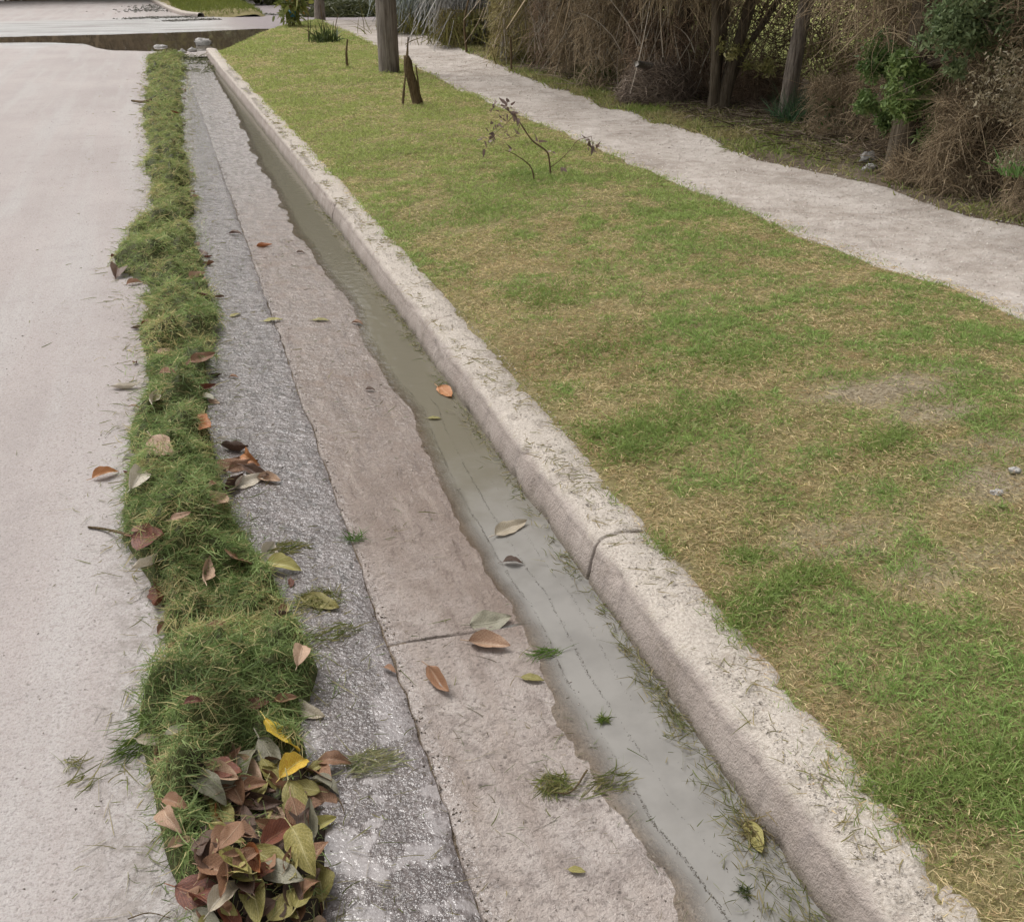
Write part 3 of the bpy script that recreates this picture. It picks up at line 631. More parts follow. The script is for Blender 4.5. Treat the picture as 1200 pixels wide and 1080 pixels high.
# ------------------------------------------------------------------ row of cut grass
mb = MB()
yy = rows(W_Y0-.1, W_Y1+.05, .02, .015); uf = np.linspace(-1.04, 1.04, 26)
cx_ = (WL(yy)+WR(yy))/2; hw = (WR(yy)-WL(yy))/2
X = cx_[:, None]+uf[None]*hw[:, None]; Y = np.repeat(yy[:, None], 26, 1)
Z = z_road(X, Y)+wrow(X, Y)*.86-.006; cc = lerp_cols((.06, .075, .025), (.13, .13, .05), fbm(X.ravel(), Y.ravel(), 30, 141)); cc = np.where((Y.ravel() < 1.82)[:, None] & (X.ravel() > -.14)[:, None], np.array([.05, .035, .025]), cc)  # near-end mound painted dark to stand for shaded gaps between the leaves
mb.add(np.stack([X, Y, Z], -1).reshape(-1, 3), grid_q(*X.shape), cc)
for y0, y1, dn in ((W_Y0, 2.2, 60000), (2.2, 3.4, 42000), (3.4, 5.5, 24000), (5.5, 9, 13000), (9, 14, 7500), (14, 22, 4600)):
    x, y = scatter((-.55, .5), (y0, y1), dn); l = WL(y); r = WR(y); u = (x-(l+r)/2)/((r-l)/2)
    k = (np.abs(u) < 1.35) & (wrow(x, y) > .002+.010*rng.random(len(x))-.013*(rng.random(len(x)) < .12)); k &= ~((np.abs(u) > 1) & (rng.random(len(x)) < .6))
    k &= ~((rng.random(len(x)) < .86) & (y < 1.86+.12*(fbm(x, y, 8, 148)-.5)) & (x > -.125+.06*(fbm(x, y, 9, 149)-.5)+.10*sst(1.6, 1.86, y)))      # leaves, not grass, at the near end
    x = x[k]; y = y[k]; u = u[k]; k = np.ones(len(x), bool); n = len(x)
    z = z_road(x, y)+wrow(x, y)*rng.uniform(.78, 1.02, n)
    az = rng.uniform(0, 2*np.pi, n); edge_ = sst(.55, .95, np.abs(u[k])); az = np.where(rng.random(n) < edge_*.85, np.pi/2*np.sign(rng.normal(size=n))+rng.normal(0, .5, n), az)
    el = np.clip(rng.normal(.12, .34, n)*(1-.5*edge_), -.4, 1.2)
    clump = fbm(x, y, 9, 143); tone = .55*fbm(x, y, 3.2, 145)+.45*sst(.3, .7, fbm(x, y, 14, 146, 2))
    d = np.stack([np.cos(az)*np.cos(el), np.sin(az)*np.cos(el), np.sin(el)], 1)
    Ln = rng.uniform(.012, .042, n)*(1+.035*y)
    dryk = rng.random(n) < .15+.40*sst(.50, .66, fbm(x, y, 6, 147))
    cc = lerp_cols((.095, .145, .042), (.275, .345, .135), np.clip(clump*1.3-.15+rng.normal(0, .22, n), 0, 1))
    cc = cc*(1-.4*sst(4, 9, y)[:, None])+np.array([.34, .36, .13])*.4*sst(4, 9, y)[:, None]
    cc = np.where(dryk[:, None], lerp_cols((.46, .40, .20), (.28, .24, .11), rng.random(n)), cc)*(.80+.80*tone)[:, None]*rng.uniform(.75, 1.25, (n, 1))
    bend = rng.normal(0, .45, (n, 3)); bend[:, 2] -= .25
    mb.add(*strands(np.stack([x, y, z], 1), d, bend, Ln, rng.uniform(.0011, .0022, n)*(1+y/5), 4, 1, cc, tip=.3))
# loose cut blades dropped round the row, on the road, on the wet strip and the slab
n = 1500; y = 1.2+18*rng.random(n)**2.6; side = rng.random(n) < .5
x = np.where(side, WL(y)-np.abs(rng.normal(0, .07, n)), WR(y)+np.abs(rng.normal(0, .10, n)))
far_ = rng.random(n) < .12; x = np.where(far_, rng.uniform(-.9, .72, n), x); k = (x < .8); x = x[k]; y = y[k]; n = len(x)
az = rng.uniform(0, 2*np.pi, n); el = np.abs(rng.normal(.03, .1, n)); cc = lerp_cols((.11, .14, .03), (.30, .25, .11), rng.random(n))
mb.add(*strands(np.stack([x, y, gz(x, y)+.004], 1), np.stack([np.cos(az)*np.cos(el), np.sin(az)*np.cos(el), np.sin(el)], 1), np.stack([rng.normal(0, .5, n), rng.normal(0, .5, n), 0*x-.03], 1), rng.uniform(.015, .06, n), rng.uniform(.0012, .0022, n)*(1+y/6), 4, 1, cc))
n = 1900; y = .95+6*rng.random(n)**1.8; x = rng.uniform(.02, .76, n); k = (x > WR(y)+.01) & (rng.random(n) < .15+.85*sst(.48, .62, fbm(x, y, 4.5, 155))); x, y = x[k], y[k]; n = len(x); az = rng.normal(0, .8, n)+np.pi*(rng.random(n) < .5); el = np.abs(rng.normal(.02, .06, n))
cc = lerp_cols((.075, .06, .035), (.26, .22, .10), rng.random(n)); cc = np.where((rng.random(n) < .35)[:, None], np.array([.11, .15, .045]), cc)
mb.add(*strands(np.stack([x, y, gz(x, y)+.0025], 1), np.stack([np.cos(az)*np.cos(el), np.sin(az)*np.cos(el), np.sin(el)], 1), rng.normal(0, .55, (n, 3))*np.array([1, 1, .1]), rng.uniform(.008, .038, n), rng.uniform(.0008, .0018, n)*(1+y/7), 4, 1, cc))
obj('grass_cuttings', mb.mesh('grass_cuttings'), M['blade'], kind='stuff', label='long raked row of fresh green grass cuttings on the road edge')

def clump(px, py, r, n, el=.15, Lm=.04, cols=((.10, .14, .03), (.28, .25, .10)), mb=None, sx=1., ang=None, lift=.004, w=.0018):
    c = G(px, py); a = rng.uniform(0, 2*np.pi, n); rr = r*np.sqrt(rng.random(n))
    x = c[0]+rr*np.cos(a)*sx; y = c[1]+rr*np.sin(a)
    az = rng.uniform(0, 2*np.pi, n) if ang is None else rng.normal(ang, .35, n)+np.pi*(rng.random(n) < .5)
    e = np.abs(rng.normal(0, el, n)); z = gz(x, y)+lift+rng.uniform(0, .012, n)*(1-rr/r)
    cc = lerp_cols(cols[0], cols[1], rng.random(n))*rng.uniform(.7, 1.2, (n, 1))
    v, q, col = strands(np.stack([x, y, z], 1), np.stack([np.cos(az)*np.cos(e), np.sin(az)*np.cos(e), np.sin(e)], 1), rng.normal(0, .35, (n, 3))-np.array([0, 0, .1]), rng.uniform(.5, 1.3, n)*Lm, rng.uniform(.7, 1.4, n)*w*(1+c[1]/6), 4, 1, cc)
    mb.add(v, q, col)
# wet cuttings caught along the foot of the kerb
mb = MB(); n = 5200; y = .9+7*rng.random(n)**2.2; x = KX(y)-np.abs(rng.normal(0, .022+.03*sst(2.2, 1.2, y), n))*(.4+1.3*fbm(y*0, y, 5, 151))-.002
k = (rng.random(n) < .15+.85*sst(.46, .6, fbm(y*0+2, y, 4, 153))*(.4+.6*sst(3.2, 1.8, y))+.45*sst(1.9, 1.3, y)); x = x[k]; y = y[k]; n = len(x)
az = np.pi/2+rng.normal(0, .7, n)+np.pi*(rng.random(n) < .5); el = np.abs(rng.normal(.05, .12, n))
cc = lerp_cols((.12, .15, .04), (.27, .22, .11), rng.random(n))*rng.uniform(.6, 1.2, (n, 1))
mb.add(*strands(np.stack([x, y, ZW+.002+.012*rng.random(n)], 1), np.stack([np.cos(az)*np.cos(el), np.sin(az)*np.cos(el), np.sin(el)], 1), rng.normal(0, .3, (n, 3))*np.array([1, 1, .2]), rng.uniform(.015, .05, n), rng.uniform(.0012, .0026, n)*(1+y/8), 4, 1, cc))
obj('wet_grass', mb.mesh('wet_grass'), M['blade'], kind='stuff', label='wet grass cuttings washed up along the foot of the kerb')

def tuft_thing(px, py, r, n, label, name='grass_clump', cat='grass clump', **kw):
    mb = MB(); clump(px, py, r, n, mb=mb, **kw); c = G(px, py)
    for a in mb.v: a -= c
    o = obj(name, mb.mesh(name), M['blade'], loc=c, label=label, category=cat); return o
tuft_thing(650, 921, .032, 260, 'round tangle of wet grass on the slab near the bottom of the photo', sx=1.2, Lm=.03)
tuft_thing(712, 918, .030, 90, 'thin green wisp of grass trailing from slab into gutter water', sx=1.9, ang=.1, el=.05)
tuft_thing(707, 845, .012, 90, 'tiny green grass knot floating on grey gutter water', Lm=.02, cols=((.08, .14, .02), (.17, .20, .05)))
tuft_thing(640, 767, .022, 60, 'slim bright green grass wisp at the water line below the curled leaf', sx=1.7, ang=.1, el=.05, cols=((.08, .16, .02), (.15, .22, .05)))
tuft_thing(435, 895, .042, 220, 'flattened pale green bundle of grass lying beside a brown leaf', sx=1.5, ang=.05, el=.07, cols=((.20, .24, .10), (.42, .38, .22)))
tuft_thing(336, 643, .040, 150, 'narrow olive bundle of grass on the wet strip by the cuttings', sx=1.6, ang=.15, el=.06)
tuft_thing(388, 743, .045, 130, 'flat dark green spray of grass on the wet strip', sx=1.7, ang=.35, el=.05)
tuft_thing(372, 705, .055, 260, 'loose ring of grass on the wet strip around an olive leaf', sx=1.2)
tuft_thing(416, 633, .022, 60, 'small green sprig of grass growing in the slab joint', el=.7, cols=((.07, .15, .03), (.12, .2, .05)))
tuft_thing(86, 893, .022, 34, 'small dry wisp of grass alone on the pale road', Lm=.03)
tuft_thing(96, 918, .03, 26, 'long thin grass stalks scattered on road left of the cuttings', ang=.6, el=.03, Lm=.05, name='grass_stalks')
tuft_thing(160, 875, .035, 150, 'spiky green grass tail sticking out of the row onto the road', ang=.5, el=.15, Lm=.06, cols=((.08, .14, .025), (.15, .2, .05)))
tuft_thing(885, 975, .03, 120, 'brown soaked grass mat at the kerb foot beside a brown leaf', sx=.6, cols=((.16, .13, .06), (.28, .22, .1)))
tuft_thing(872, 1047, .012, 60, 'dark green moss speck floating in gutter water near photo bottom', Lm=.014, cols=((.03, .05, .02), (.08, .1, .03)))

# silt lines and specks
def crumbs(x, y, z, s, col, flat=.5):
    n = len(x); o = np.array([(1, 0, -.4), (-.3, .9, -.4), (-.8, -.5, -.4), (.1, .05, .8)])
    R = rng.normal(0, .25, (n, 4, 3))+o[None]
    a = rng.uniform(0, 2*np.pi, n); ca, sa = np.cos(a)[:, None], np.sin(a)[:, None]
    X = (R[..., 0]*ca-R[..., 1]*sa)*s[:, None]; Y_ = (R[..., 0]*sa+R[..., 1]*ca)*s[:, None]; Z = R[..., 2]*s[:, None]*flat
    v = np.stack([X+x[:, None], Y_+y[:, None], Z+z[:, None]], -1).reshape(-1, 3)
    f = np.array([[0, 1, 3], [1, 2, 3], [2, 0, 3], [0, 2, 1]]); q = (np.arange(n)[:, None, None]*4+f[None]).reshape(-1, 3)
    return v, q, np.repeat(col, 4, 0)
def crumb_obj(name, parts, label):
    v = []; q = []; c = []; n = 0
    for a, b, d in parts: v.append(a); q.append(b+n); c.append(d); n += len(a)
    obj(name, mesh_np(name, np.vstack(v), np.vstack(q), np.vstack(c)), M['crumb'], kind='stuff', label=label)
pp = []
for off, dn in ((.055, 1.), (.115, .75), (.18, .3)):
    n = int(2600*dn); y = .95+3.0*rng.random(n)**1.5; x = WE(y)+off+.018*(fbm(y*0+off*40, y, 5, 161)-.5)+rng.normal(0, .0022, n)
    k = (x < KX(y)-.01) & (rng.random(n) < .2+.8*sst(.40, .55, fbm(y*0+off*9, y, 3.5, 163))); x = x[k]; y = y[k]; n = len(x)
    pp.append(crumbs(x, y, 0*x+ZW+.0008, rng.uniform(.0006, .0018, n), lerp_cols((.08, .07, .055), (.17, .15, .12), rng.random(n)), .25))
crumb_obj('silt', pp, 'thin dark lines of silt floating along the gutter water')
pp = []
n = 9000; y = .8+13*rng.random(n)**2.; x = rng.uniform(-1.6, .78, n); k = (wrow(x, y) < .004) & (rng.random(n) < .25+.75*sst(.5, .65, fbm(x, y, 2.5, 171))); x = x[k]; y = y[k]; n = len(x)
pp.append(crumbs(x, y, gz(x, y)+.001, rng.uniform(.0008, .0034, n)*(1+y/14), lerp_cols((.05, .04, .03), (.42, .37, .33), rng.random(n)), .5))
n = 900; y = .9+9*rng.random(n)**1.6; x = seam_c(y)+rng.normal(0, .012, n)+.01; pp.append(crumbs(x, y, gz(x, y)+.001, rng.uniform(.001, .004, n)*(1+y/14), lerp_cols((.05, .04, .03), (.2, .16, .12), rng.random(n)), .5))
crumb_obj('grit', pp, 'dark specks of grit and bark strewn over road and slab')
pp = []
n = 16000; y = .7+17*rng.random(n)**1.7; x = KX(y)+.03+rng.random(n)*(GX(y)+.03-KX(y)-.03); k = rng.random(n) < sst(.02, .09, x-KX(y)); x = x[k]; y = y[k]; n = len(x)
pp.append(crumbs(x, y, .105+0*x+rng.uniform(-.003, .003, n), rng.uniform(.0008, .0030, n)*(1+y/10)*np.where(rng.random(n) < .05, 1.8, 1.), lerp_cols((.34, .30, .26), (.58, .53, .48), rng.random(n)), .6))
crumb_obj('sand', pp, 'pale sand and crumbs spilled over the kerb top')
pp = []
n = 9000; y = 3+16*rng.random(n)**1.5; x = pl_(y)+rng.random(n)*(pr_(y)-pl_(y)); pp.append(crumbs(x, y, z_verge(x, y)+.006, rng.uniform(.003, .009, n)*(1+y/16), lerp_cols((.28, .24, .2), (.62, .58, .53), rng.random(n)), .5))
crumb_obj('gravel', pp, 'loose pale grit on the dirt path')

# ------------------------------------------------------------------ fallen leaves
leaf_cache = {}
def leaf_mesh(shape, colour):
    if (shape, colour) in leaf_cache: return leaf_cache[(shape, colour)]
    r = np.random.default_rng(500+shape)
    wr_, curl, fold, twist = [(.25, .10, .35, .1), (.30, -.12, .55, -.2), (.21, .22, .8, .3), (.34, .05, .2, .0), (.27, -.25, .5, .5), (.23, .30, 1.1, -.3), (.31, .16, .65, .35), (.28, -.05, .12, .05)][shape]
    nu, nv = 17, 9; u = np.linspace(0, 1, nu)[:, None]; v = np.linspace(-1, 1, nv)[None]
    hw = wr_*np.sin(np.pi*np.clip(u, 0, 1)**.85)**.8*(1-.25*u)
    hw = hw*(1+.10*(vn(u*7+0*v, v*0+shape, shape)-.5)*2)
    X = u-.5+0*v; Yv = hw*v; Z = 1.25*fold*np.abs(Yv)*(.8+.4*vn(u*3+0*v, v*2+5, shape+9))+1.5*curl*((u-.45)**2)*2+twist*(u-.5)*Yv+.05*(vn(u*5+0*v, v*2+3, shape+3)-.5)+.03*(vn(u*11+0*v, v*4+3, shape+5)-.5)*np.abs(v)
    Yv = Yv/np.sqrt(1+fold*fold*.7)
    V = np.stack([X+0*Z, Yv+.03*np.sin(u*4+shape), Z], -1).reshape(-1, 3); UVs = np.stack([u+0*v, v*.5+.5+0*u], -1).reshape(-1, 2)
    q = grid_q(nu, nv)
    sp = curve_pts((-.50, .03*math.sin(shape), 1.5*curl*.405+.0), (-.70, .05*math.sin(shape*3), 1.5*curl*.405+.03), 5); tv, tq = tube(sp, np.linspace(.013, .009, 5), 6)
    V2 = np.vstack([V, tv]); q2 = np.vstack([q, tq+len(V)]); UV2 = np.vstack([UVs, np.full((len(tv), 2), .5)])
    V2[:, 2] -= np.percentile(V2[:, 2], 8)
    me = mesh_np('leaf', V2, q2, None, True, UV2); me.materials.append(L[colour])
    leaf_cache[(shape, colour)] = me; return me
def leaf(px, py, Lp, ang, colour, label, shape=None, tilt=(0, 0), lift=.003, group=None, name='leaf'):
    c = G(px, py); z = c[2]; a = math.radians(ang)
    p1 = np.array(P(px+6*math.cos(a), py-6*math.sin(a), z)); p0 = np.array(P(px-6*math.cos(a), py+6*math.sin(a), z)); d = p1-p0
    ln = np.linalg.norm(d)/12*Lp; ln = min(ln, .135) if c[1] < 6 else min(ln, .2)
    if shape is None: shape = random.randrange(8)
    o = bpy.data.objects.new(name, leaf_mesh(shape, colour)); COL.objects.link(o)
    o.location = (c[0], c[1], z+lift)
    o.rotation_euler = (math.radians(tilt[0]), math.radians(tilt[1]), math.atan2(d[1], d[0]))
    o.scale = (ln, ln, ln); o['label'] = label; o['category'] = 'leaf'; o['group'] = group or 'fallen leaves strewn along the gutter'
    return o
LV = [
 (124,558,30,18,'orange','lone rusty leaf on the pale road left of the cuttings',1,(10,0)),
 (148,455,32,5,'pale','narrow cream leaf sticking from cuttings onto the road',2,(0,0)),
 (190,526,27,-30,'tan','pinkish tan leaf lying on top of the green cuttings',3,(15,10)),
 (157,541,26,10,'grey','greyish dry leaf at road side of the cuttings beside pinkish tan leaf',1,(0,0)),
 (161,564,30,50,'pale','crumpled whitish leaf at the road edge of the cuttings',4,(20,0)),
 (174,630,46,-15,'red','large dark reddish leaf half sunk in cuttings by the road',3,(25,-10)),
 (178,661,44,20,'pale','long pale curled leaf just under the large dark reddish leaf',2,(10,-5)),
 (190,700,30,-80,'red','small reddish leaf on the road edge of the row, narrow and upright',5,(40,0)),
 (213,613,24,20,'tan','short tan leaf buried in cuttings right of the large reddish leaf',0,(10,0)),
 (240,672,40,85,'tan','thin tan leaf standing upright in the cuttings',2,(30,0)),
 (278,655,30,75,'brown','broad greyish brown leaf on the gutter side of the cuttings',3,(20,20)),
 (256,590,32,60,'tan','curled tan leaf on gutter side of cuttings below a leaf heap',6,(20,10)),
 (310,289,17,5,'orange','bright orange leaf alone on far slab',6,(0,0)),
 (320,376,21,8,'olive','flat olive leaf lying on the slab joint',7,(0,0)),
 (376,376,19,0,'olive','faint olive leaf on slab right of the joint',7,(0,0)),
 (419,380,13,-5,'brown','small brown leaf at the water line of the far slab',1,(0,0)),
 (522,461,20,-35,'orange','orange brown leaf caught at the foot of the kerb',0,(10,0)),
 (509,491,15,0,'lime','yellow green leaf floating on the far gutter water',7,(0,0)),
 (598,621,38,25,'pale','beige pointed leaf resting in water near the kerb',0,(12,0)),
 (601,661,22,0,'dark','tiny dark leaf floating in water below the beige pointed leaf',1,(0,0)),
 (575,730,46,10,'grey','broad cupped grey green leaf at the water edge of the slab',3,(18,0)),
 (574,757,46,-8,'tan','tan brown folded leaf just below the cupped grey green leaf',6,(10,0)),
 (516,801,38,-48,'brown','dark brown folded leaf alone in the middle of the slab',2,(15,0)),
 (457,787,15,-20,'brown','tiny brown leaf crumb by slab joint',1,(0,0)),
 (624,797,26,-5,'olive','thin olive brown leaf flat on the slab near the water',7,(0,0)),
 (676,1022,20,-5,'olive','small olive leaf alone at the bottom of the slab',7,(0,0)),
 (884,984,40,-62,'olive','brownish yellow leaf soaked at the kerb foot near photo bottom',0,(10,0)),
 (392,896,38,-5,'brown','ragged brown leaf beside pale bundle of grass on wet strip',4,(10,0)),
 (354,836,52,-8,'pale','long whitish leaf reaching from cuttings onto the wet strip',0,(8,5)),
 (330,864,44,-35,'yellow','bright yellow and orange leaf on edge of the leaf pile',3,(-25,10)),
 (376,709,44,-15,'olive','olive leaf inside a loose ring of grass on the wet strip',0,(10,0)),
 (332,667,42,-5,'olive','olive brown leaf with dark end on wet strip beside cuttings',1,(10,0)),
 (313,653,30,70,'pale','whitish upright leaf at the gutter edge of the cuttings',6,(30,0)),
 (330,640,0,0,'olive','',0,(0,0)),
 (237,419,28,20,'brown','brown leaf on gutter edge of cuttings, farthest of three close ones',0,(20,0)),
 (240,455,25,10,'red','glossy reddish brown leaf on the gutter edge of cuttings',2,(25,0)),
 (241,466,22,-10,'grey','grey leaf edge tucked under glossy reddish brown leaf',7,(0,0)),
 (236,493,26,-30,'orange','orange brown leaf half covered by cuttings on their gutter side',3,(20,0)),
 (198,441,22,0,'brown','dull brown leaf sunk across the middle of the row',1,(10,0)),
 (180,468,26,70,'pale','pale blade shaped leaf on the far row of cuttings',2,(20,0)),
 (193,412,15,20,'tan','small tan leaf on top of the far cuttings',3,(10,0)),
 (138,322,18,60,'dark','dark leaf at leftmost bulge of the cuttings',4,(10,0)),
 (153,288,18,75,'grey','grey twisted leaf at top of the leftmost bulge of cuttings',5,(30,0)),
 (158,333,18,10,'brown','brown leaf under the leftmost bulge of cuttings',1,(10,0)),
 (236,298,17,-10,'dark','dark leaf on wet strip at right edge of far cuttings',0,(10,0)),
 (231,325,18,20,'tan','dry tan leaf at gutter side of far cuttings',6,(10,0)),
 (276,275,15,0,'dark','dark scrap of leaf on far wet strip',1,(0,0)),
 (352,297,10,0,'dark','dark scrap of leaf at far water line',1,(0,0)),
 (254,441,12,0,'dark','dark curled scrap on wet strip beside cuttings',5,(0,0)),
 (274,443,11,0,'brown','brown scrap on wet strip right of the dark curled scrap',1,(0,0)),
 (276,370,12,20,'olive','small olive leaf on wet strip by cuttings',7,(0,0)),
 (434,458,12,0,'dark','small dark leaf on mid slab',1,(0,0)),
 (285,548,34,20,'brown','brown leaf on top of the small leaf heap on wet strip',0,(20,0)),
 (296,540,24,-50,'orange','reddish leaf tip rising from the small heap on wet strip',4,(35,0)),
 (302,556,38,-20,'dark','dark leaf in the small heap on wet strip',2,(15,0)),
 (294,566,38,25,'pale','pale edged leaf at the front of the small heap on wet strip',0,(15,0)),
 (316,564,26,-10,'tan','tan leaf at the right end of the small heap on wet strip',6,(10,0)),
 (272,572,28,40,'dark','dark leaf at the left end of the small heap on wet strip',5,(20,0)),
 (276,528,30,-10,'dark','blackish leaf behind the small heap on wet strip',5,(0,0)),
 (268,547,30,30,'brown','brown leaf between small leaf heap and cuttings',3,(15,0)),
 (302,826,28,0,'red','dark red round leaf half buried near middle of the row',3,(10,0)),
 (228,828,22,10,'red','small red leaf buried in cuttings on their road side',1,(10,0)),
 (335,822,26,10,'brown','brown curled leaf behind the long whitish leaf',6,(10,0)),
 (177,871,32,-10,'pale','pale cream leaf at road edge of cuttings above leaf pile',0,(10,0)),
 (207,858,26,20,'grey','grey leaf on cuttings beside the pale cream leaf',7,(5,0)),
 (185,882,34,80,'tan','thin tan upright leaf beside the pale cream leaf',2,(30,0)),
 (254,740,28,40,'brown','brown dry leaf sunk in the broad part of cuttings',1,(5,0)),
 (352,770,26,70,'tan','tan leaf on gutter edge of the broad part of cuttings',4,(10,0)),
 # the leaf pile at the near end
 (258,914,44,-10,'tan','crinkled tan leaf at the back of the leaf pile',6,(10,5)),
 (292,912,46,-40,'tan','pinkish long leaf at the back of the leaf pile',0,(15,5)),
 (262,941,38,20,'tan','pink tan oval leaf on road side of leaf pile',3,(10,10)),
 (262,962,30,-75,'orange','rusty leaf standing below the pink tan oval leaf',4,(40,0)),
 (318,898,48,-60,'grey','grey green leaf pointing into the leaf pile from the yellow one',0,(20,10)),
 (344,905,44,55,'yellow','yellow pointed leaf on gutter edge of pile below the brightest one',1,(15,10)),
 (270,924,40,15,'grey','pale grey leaf edge lying over the pink tan oval leaf',2,(15,0)),
 (290,928,46,10,'brown','brown leaf in the middle of the leaf pile',6,(10,0)),
 (303,945,60,-5,'dark','long dark purple brown leaf across the middle of the pile',2,(20,0)),
 (347,955,64,-75,'lime','large yellow green leaf on the gutter edge of the pile',0,(10,15)),
 (356,1003,50,-55,'lime','yellow green leaf below the large one on gutter edge of pile',1,(10,10)),
 (378,968,34,25,'olive','olive leaf lying on wet strip beside the pile',6,(10,0)),
 (268,985,44,-20,'lime','narrow lime leaf on road side of the pile',2,(10,5)),
 (327,985,52,50,'red','reddish leaf with pale rim pointing up right in the pile',1,(15,10)),
 (312,1005,34,50,'tan','pale pink leaf under the reddish pointed leaf',3,(10,0)),
 (322,1018,58,-25,'olive','dark olive leaf across the front of the pile',0,(10,5)),
 (300,1013,34,-60,'orange','bright orange brown leaf in the front of the pile',6,(25,0)),
 (280,1017,44,-45,'olive','green brown narrow leaf in front part of pile',5,(15,0)),
 (330,1030,52,-10,'grey','grey green underside leaf below the dark olive one',7,(10,0)),
 (237,1051,58,-10,'red','large wet dark red leaf at the bottom corner of the pile',3,(12,0)),
 (264,1056,48,50,'pale','shiny whitish leaf over the large wet dark red leaf',1,(10,0)),
 (297,1056,56,-70,'lime','pale yellow green leaf upright at the front of the pile',0,(12,10)),
 (331,1066,44,50,'lime','yellow green leaf at the bottom edge of photo in the pile',3,(10,0)),
 (357,1052,52,70,'lime','broad yellow green leaf at front right of the pile',0,(5,10)),
 (203,964,32,-60,'tan','pink brown leaf buried on road side above the pile',4,(20,0)),
 (212,990,30,20,'tan','ragged tan leaf on road side of the pile',6,(10,0)),
 (206,944,30,-15,'brown','brown leaf in grass on road side of the pile',1,(10,0)),
]
for px, py, Lp, an, c_, lab, sh, ti in LV:
    if Lp: leaf(px, py, Lp*1.08, an, c_, lab, sh, (ti[0]*1.5, ti[1]*1.5), lift=(.014 if py > 880 and 225 < px < 375 else .006) if py > 500 else .004)
for i in range(34):                      # scraps of leaf along both sides of the row
    yy_ = 2.1+15*random.random()**1.6; sd = random.random() < .3
    xx_ = float(WL(yy_)) - random.uniform(-.03, .02) if sd else float(WR(yy_))+random.uniform(-.06, .05)
    o = bpy.data.objects.new('leaf', leaf_mesh(random.randrange(8), random.choice(['brown', 'dark', 'dark', 'red', 'brown', 'tan']))); COL.objects.link(o)
    k = random.uniform(.028, .05)*(1+yy_/14); o.location = (xx_, yy_, float(gz(xx_, yy_))+.006); o.rotation_euler = (random.uniform(-.5, .5), random.uniform(-.4, .4), random.uniform(0, 6.28)); o.scale = (k, k, k)
    o['label'] = 'tiny brown leaf scrap along the edge of the raked cuttings'; o['category'] = 'leaf'; o['group'] = 'leaf scraps along the edges of the cuttings'
pile_lab = 'dull leaf packed among others at the near end of the cuttings'
cs = ['brown', 'dark', 'dark', 'olive', 'brown', 'brown', 'red', 'lime', 'dark', 'dark', 'olive', 'tan', 'grey']
for i in range(110):
    py = random.uniform(885, 1100); px = random.uniform(238+max(0, (930-py)*.8), 384)
    leaf(px, py, random.uniform(24, 50), random.uniform(0, 360), random.choice(cs), pile_lab, None, (random.uniform(-26, 26), random.uniform(-26, 26)), lift=-.002+.016*random.random(), group='leaves in the pile at the end of the cuttings')

# ------------------------------------------------------------------ sticks on the road
def stick(name, pts, r0, r1, mat, label, cat='stick', jit=0., sides=7):
    p = np.asarray(pts, float); c = p[0].copy(); pc = catmull(p-c, 5) if len(p) > 2 else curve_pts(p[0]-c, p[1]-c, 6, jit=jit, seed=int(abs(p[0][0]*1000)))
    v, q = tube(pc, np.linspace(r0, r1, len(pc)), sides, .2, 3)
    return obj(name, mesh_np(name, v, q, smooth=True), mat, loc=c, label=label, category=cat)
a, b, c = G(104, 619), G(126, 624), G(160, 632)
stick('twig', [a+[0, 0, .005], b+[0, 0, .012], c+[0, 0, .01]], .0035, .005, M['rot'], 'short brown twig poking from the cuttings onto the road')
a, b = G(155, 121), G(178, 122); stick('twig', [a+[0, 0, .03], (a+b)/2+[0, 0, .02], b+[0, 0, .04]], .012, .02, M['rot'], 'dark stick poking left from the far end of the cuttings')
a, b, c = G(688, 905), G(668, 932), G(640, 928); stick('twig', [a+[0, 0, .008], b+[0, 0, .010], c+[0, 0, .005]], .0022, .0012, M['rot'], 'curved dark twig on slab beside the round tangle of grass')
a, b, c = G(102, 750), G(130, 744), G(152, 740)
a, b, c = G(150, 1078), G(175, 1072), G(200, 1077); stick('grass_stalk', [a+[0, 0, .004], b+[0, 0, .007], c+[0, 0, .004]], .0014, .0008, M['rot'], 'pale stalk on road at the bottom edge of photo')
a, b = G(395, 935), G(404, 955); stick('twig', [a+[0, 0, .004], (a+b)/2+[.002, 0, .006], b+[0, 0, .003]], .0016, .001, M['rot'], 'small straight twig on wet strip right of the leaf pile')

# ------------------------------------------------------------------ poles, stump, sapling on the lawn
def gpt(px, py, z=None):
    z_ = .2
    for _ in range(10): x, y = P(px, py, z_); z_ = float(z_verge(x, y))
    return np.array([x, y, z_])
b = gpt(456, 85)
zz = np.concatenate([[-.3, -.02, .05, .15], np.linspace(.4, 8.5, 20)])
v, q = tube(np.stack([0*zz, 0*zz, zz], 1), np.interp(zz, [-.3, .05, 8.5], [.158, .148, .105]), 28, .03, 4)
pole = thing('utility_pole', 'thick weathered grey wooden pole standing in the lawn beside the path', 'pole', b)
obj('shaft', mesh_np('shaft', v, q, smooth=True), M['pole'], pole)
